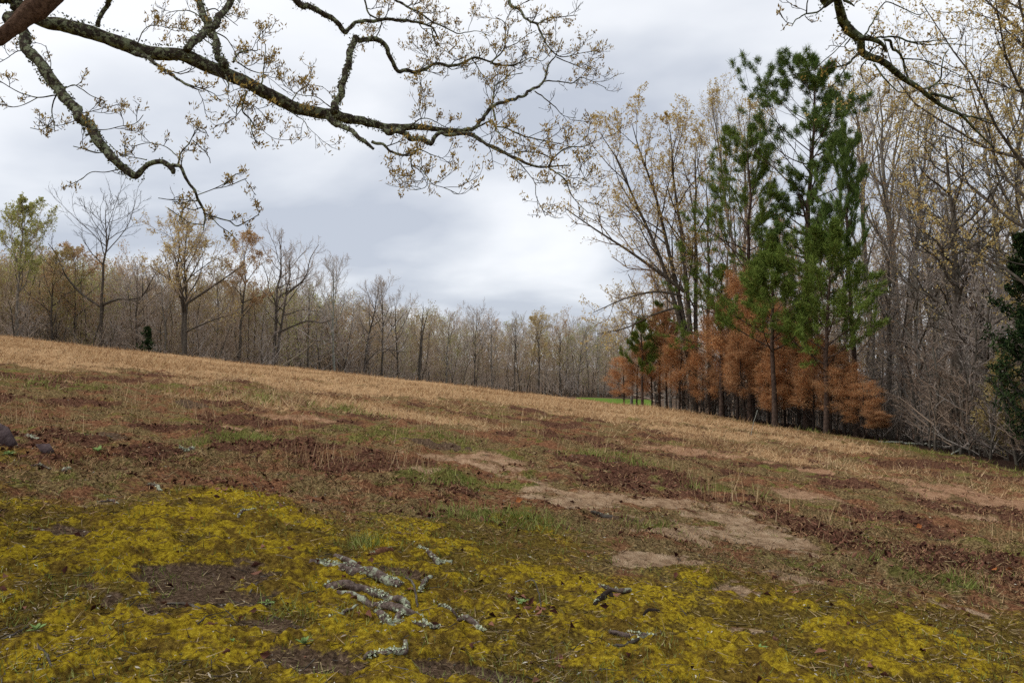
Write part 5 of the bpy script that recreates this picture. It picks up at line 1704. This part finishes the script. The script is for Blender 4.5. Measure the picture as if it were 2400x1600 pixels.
M['slab'] = mat('slab', [(.05, .035, .036), (.095, .07, .07), (.14, .105, .1)], 12, bump=.6)
M['slab_red'] = mat('slab_red', [(.07, .03, .018), (.15, .065, .035), (.24, .12, .07)], 20, bump=.6)
slab([(18, 1072), (34, 1061), (0, 1019), (-45, 1000), (-62, 1050)], .04, 1.15, 'large purple-brown slab of bark tilted up at the left edge', M['slab'], 5)
slab([(102, 1088), (120, 1076), (104, 1060), (72, 1062)], .03, 1.0, 'smaller purple-brown bark slab right of the tilted one', M['slab'], 6)
slab([(108, 1091), (130, 1086), (122, 1079), (102, 1083)], .03, .5, 'rust-red strip of bark under the smaller slab', M['slab_red'], 7)
slab([(56, 1074), (72, 1070), (66, 1060), (50, 1064)], .03, .6, 'rust-red bark fragment between the two slabs', M['slab_red'], 8)

# ------------------------------------------------------------------ small plants
M['plantain'] = mat('plantain', [(.10, .16, .05), (.19, .28, .09), (.30, .40, .16)], 20, island=.4, trans=.2)


def rosette(px, py, size, n, label, seed, upr=.45):
    rg_ = np.random.default_rng(seed)
    g = gp(px, py)
    e = thing('rosette_plant', (g[0], g[1], h1(g[0], g[1])), label, 'plant')
    s = size * g[1] / F
    for i in range(n):
        a = i * 2.4 + rg_.normal() * .2
        L = s * rg_.uniform(.7, 1.1)
        t = np.linspace(0, 1, 5)
        el = upr * rg_.uniform(.5, 1.6)
        r = t * L * math.cos(el)
        z = t * L * math.sin(el) - .25 * L * t ** 2 + .004
        w = L * .16 * np.sin(np.clip(t * .93 + .07, 0, 1) * PI) ** .7 + .001
        c = np.stack([np.cos(a) * r, np.sin(a) * r, z], 1)
        sd = np.array([-math.sin(a), math.cos(a), 0])
        V = np.concatenate([c - sd * w[:, None] + [0, 0, .12 * L * .2], c, c + sd * w[:, None] + [0, 0, .12 * L * .2]])
        q = [[k, 5 + k, 6 + k, k + 1] for k in range(4)] + [[5 + k, 10 + k, 11 + k, 6 + k] for k in range(4)]
        link('leaf', mesh_np('leaf', V, [np.array(q)], M['plantain'], True), e)


rosette(712, 1530, 26, 11, 'green leafy rosette on the edge of the bare soil, left of the bottom stick', 1, .9)
rosette(627, 1416, 24, 7, 'pale green flat rosette right of the bare soil patch', 2, .3)
rosette(545, 1520, 15, 5, 'tiny two-leaved green seedling on the dark soil near the bottom', 3, .8)
rosette(85, 1500, 26, 9, 'leafy green plant above the twig in the bottom left corner', 4, .6)
rosette(1222, 1432, 22, 8, 'dark green leafy plant growing out of the dark red leaf patch', 5, .5)
rosette(1780, 1530, 22, 8, 'small leafy plant on thin moss in the lower right', 6, .5)
rosette(20, 1085, 24, 8, 'dark green weed at the foot of the tilted bark slab', 7, .5)
rosette(230, 1075, 24, 10, 'pale green weed right of the bark slabs', 8, .6)

# ------------------------------------------------------------------ grass, moss, leaves: what nobody could count
M['blade_green'] = mat('blade_green', [(.10, .13, .025), (.21, .245, .055), (.36, .38, .12)], 3, island=.75, trans=.25)
M['blade_dry'] = mat('blade_dry', [(.20, .105, .05), (.44, .275, .14), (.70, .52, .30)], .45, island=.45, trans=.2)
M['blade_red'] = mat('blade_red', [(.04, .018, .011), (.17, .085, .046), (.40, .25, .13)], 3, island=.75)
M['dead_leaf'] = mat('dead_leaf', [(.04, .016, .012), (.11, .045, .032), (.21, .10, .065)], 6, island=.8)
M['moss_tip'] = mat('moss_tip', [(.054, .036, .008), (.185, .132, .012), (.355, .272, .018), (.51, .405, .036)], 6, island=.35, detail=5, lo=.33, hi=.62)
M['thatch'] = mat('thatch', [(.03, .02, .011), (.13, .09, .045), (.36, .27, .15)], 4, island=.8)
M['chip'] = mat('chip', [(.14, .09, .065), (.32, .25, .19), (.50, .46, .38)], 4, island=.85)
rgs = np.random.default_rng(71)


def field_points(n, ymin, ymax, weight, pw=1.0, spread=.74):
    """points on the field, as dense near as far in the eye's terms; kept with probability weight(masks)"""
    Y = 1 / rgs.uniform(1 / ymax ** pw, 1 / ymin ** pw, n) ** (1 / pw)
    X = Y * rgs.uniform(-spread, spread, n)
    mk = masks(X, Y)
    keep = rgs.random(n) < weight(mk, X, Y)
    X, Y = X[keep], Y[keep]
    mk = {k: v[keep] for k, v in mk.items()}
    return X, Y, H(X, Y, mk), mk


def stuff(name, geo_list, label, matname):
    g = Geo()
    for V, f in geo_list:
        g.add(V, f)
    o = link(name, g.mesh(name, M[matname]))
    return tag(o, label, name.split('_')[-1], kind='stuff')


def tuft(X, Y, Z, k, spread, length, width, lean, wind=(0, 0)):
    n = len(X)
    P = np.repeat(np.stack([X, Y, Z], 1), k, 0)
    P[:, :2] += rgs.normal(size=(n * k, 2)) * np.repeat(spread, k)[:, None] if np.ndim(spread) else rgs.normal(size=(n * k, 2)) * spread
    D = unit(np.column_stack([rgs.normal(size=n * k) * lean + wind[0], rgs.normal(size=n * k) * lean + wind[1], np.ones(n * k)]))
    ln = np.repeat(np.broadcast_to(length, (n,)), k) * rgs.uniform(.5, 1.25, n * k)
    P[:, 2] -= .01
    return blades(P, D, ln, np.repeat(np.broadcast_to(width, (n,)), k), rgs)


# moss: short upright shoots on the cushions
X, Y, Z, mk = field_points(420000, 3.0, 13, lambda m, x, y: m['moss'] ** 1.3 * .9)
stuff('moss', [tuft(X, Y, Z, 1, .004, .006 + .0006 * Y, .0026 + .0005 * Y, .7)], 'low yellow-green moss cushions spread over the near ground', 'moss_tip')
# green grass
X, Y, Z, mk = field_points(44000, 3.0, 36, lambda m, x, y: np.clip((m['green'] ** 1.2 * 1.0 + .07) * sstep(.45, .62, fbm(x, y, .7, 4, 15, .6)) + .02, 0, 1) * (1 - m['sand'] * .9) * (1 - m['woods']))
gl = np.where(mk['green'] > .3, .11, .045) * (1 + .02 * Y)
stuff('green_grass', [tuft(X, Y, Z, 6, .03 + .004 * Y, gl, .0028 + .0006 * Y, .45)], 'thin fresh green grass growing in loose patches on the slope', 'blade_green')
# dry grass on the crest
X, Y, Z, mk = field_points(52000, 13, 75, lambda m, x, y: m['dry'] * (1 - m['woods']) * (1 - .8 * m['sand']) * (.35 + .65 * sstep(.35, .6, fbm(x, y, 1.6, 3, 25))), .4)
stuff('dry_grass', [tuft(X, Y, Z, 4, .12, .06 + .34 * fbm(X, Y, 1.4, 3, 26, .6) ** 1.6, .006 + .00034 * Y, 1.0, (.3, 0))], 'tan dead grass covering the crest of the field', 'blade_dry')
# taller stalks, standing
X, Y, Z, mk = field_points(2600, 8.5, 60, lambda m, x, y: sstep(.54, .74, fbm(x, y, 1.8, 3, 35)) * .8 * (1 - m['woods']) * (1 - m['sand']), .6)
stuff('dry_stalks', [tuft(X, Y, Z, 6, .10, .26 + .16 * rgs.random(len(X)), .004 + .00028 * Y, .22)], 'scattered tufts of upright tan stalks on the slope', 'blade_dry')
# low brown-red stubble of the middle ground
X, Y, Z, mk = field_points(110000, 4.5, 36, lambda m, x, y: (.25 + .75 * sstep(.35, .62, fbm(x, y, 1.2, 3, 45))) * (1 - m['moss']) * (1 - m['sand']) * (1 - .85 * m['soil']) * (1 - .6 * m['dry']) * (1 - m['woods']) * sstep(5.5, 9, y + np.abs(x) * .3))
stuff('stubble', [tuft(X, Y, Z, 2, .05, .05 + .002 * Y, .004 + .00055 * Y, 1.4)], 'low red-brown dead stubble on the middle of the slope', 'blade_red')
X, Y, Z, mk = field_points(80000, 3.0, 26, lambda m, x, y: .55 * (1 - .88 * m['moss']) * (1 - .85 * m['sand']) * (1 - .55 * m['soil']) * (1 - m['woods']))
P = np.stack([X, Y, Z + .006], 1)
D = unit(np.column_stack([rgs.normal(size=(len(X), 2)), rgs.normal(size=len(X)) * .28]))
stuff('thatch', [blades(P, D, (.05 + .002 * Y) * rgs.uniform(.5, 1.8, len(X)), .0028 + .0005 * Y, rgs)], 'flattened brown thatch of dead stems over the ground', 'thatch')
# dead leaves
X, Y, Z, mk = field_points(90000, 3.6, 24, lambda m, x, y: np.clip(m['litter'] * .6 + .004, 0, 1) * (1 - .8 * m['sand']))
P = np.stack([X, Y, Z + .012 * rgs.random(len(X))], 1)
D = unit(np.column_stack([rgs.normal(size=(len(X), 2)), rgs.normal(size=len(X)) * .45]))
stuff('leaf_litter', [leaf_quads(P, D, .058 * rgs.uniform(.5, 1.3, len(X)), .034, rgs, .5)], 'dark red-brown dead leaves drifted in patches', 'dead_leaf')
# chips, lichen flakes and bits of twig
X, Y, Z, mk = field_points(2600, 3.0, 12, lambda m, x, y: .7 * np.ones_like(x))
P = np.stack([X, Y, Z + .008], 1)
D = unit(np.column_stack([rgs.normal(size=(len(X), 2)), rgs.normal(size=len(X)) * .3]))
stuff('bark_litter', [leaf_quads(P, D, .022 * rgs.uniform(.3, 1.8, len(X)), .009, rgs, .4)], 'pale chips of bark and lichen strewn over the near ground', 'chip')
X, Y, Z, mk = field_points(1100, 3.0, 13, lambda m, x, y: .7 * np.ones_like(x))
P = np.stack([X, Y, Z + .01], 1)
D = unit(np.column_stack([rgs.normal(size=(len(X), 2)), rgs.normal(size=len(X)) * .12]))
V, f = spikes(P, P + D * (.12 * rgs.uniform(.3, 1.6, len(X)))[:, None], .0035, rgs)
stuff('twig_litter', [(V, f)], 'tiny broken twigs strewn over the near ground', 'twig_dark')

# three orange leaves and three pale fallen limbs at the wood's foot
M['leaf_orange'] = mat('leaf_orange', [(.25, .085, .03), (.38, .14, .05)], 10)
for px, py, lab in ((2358, 1337, 'bright orange dead leaf lying lowest near the right edge'), (2320, 1346, 'dull orange dead leaf left of the bright one'), (2147, 1246, 'orange dead leaf in the red litter above the green patch'), (1208, 1192, 'small orange-red leaf on the sand left of the rotten stick')):
    g = gp(px, py)
    V, f = leaf_quads(np.array([[0, 0, 0.]]), np.array([[.95, .1, .3]]), .075, .06, np.random.default_rng(int(px)), .4)
    o = link('fallen_leaf', mesh_np('fallen_leaf', V, [f], M['leaf_orange']), None, (g[0], g[1], h1(g[0], g[1]) + .012))
    tag(o, lab, 'leaf', 'orange fallen leaves')
for i, (pts, lab) in enumerate(((((2060, 1034, 2), (2120, 1040, 3), (2180, 1044, 3), (2240, 1050, 1.5)), 'long bleached limb lying along the foot of the wood'),
                                (((1870, 1004, 1.5), (1890, 990, 2, 10), (1902, 975, 1, 24)), 'bleached forked twig sticking up at the foot of the scorched stand'),
                                (((2230, 1062, 2), (2270, 1052, 3, 5), (2320, 1060, 2, 3), (2360, 1066, 1)), 'bleached limb at the foot of the wood by the right edge'))):
    stick('bleached_limb', pts, lab, 'branch', 'bark_pale', seed=500 + i, lift=.8)
stick('dry_stem', [(1137, 906, 1.6), (1138, 906, 1.6, 8), (1140, 906, 1.1, 20)], 'pale upright stub standing on the crest before the far trees', 'stem', 'bark_pale', seed=601, lift=1.0)
stick('dry_stem', [(1760, 1022, .8), (1766, 1022, .8, 26), (1776, 1022, .5, 60)], 'tall thin tan stalk leaning right before the scorched stand', 'stem', 'bark_pale', seed=602, lift=1.0)
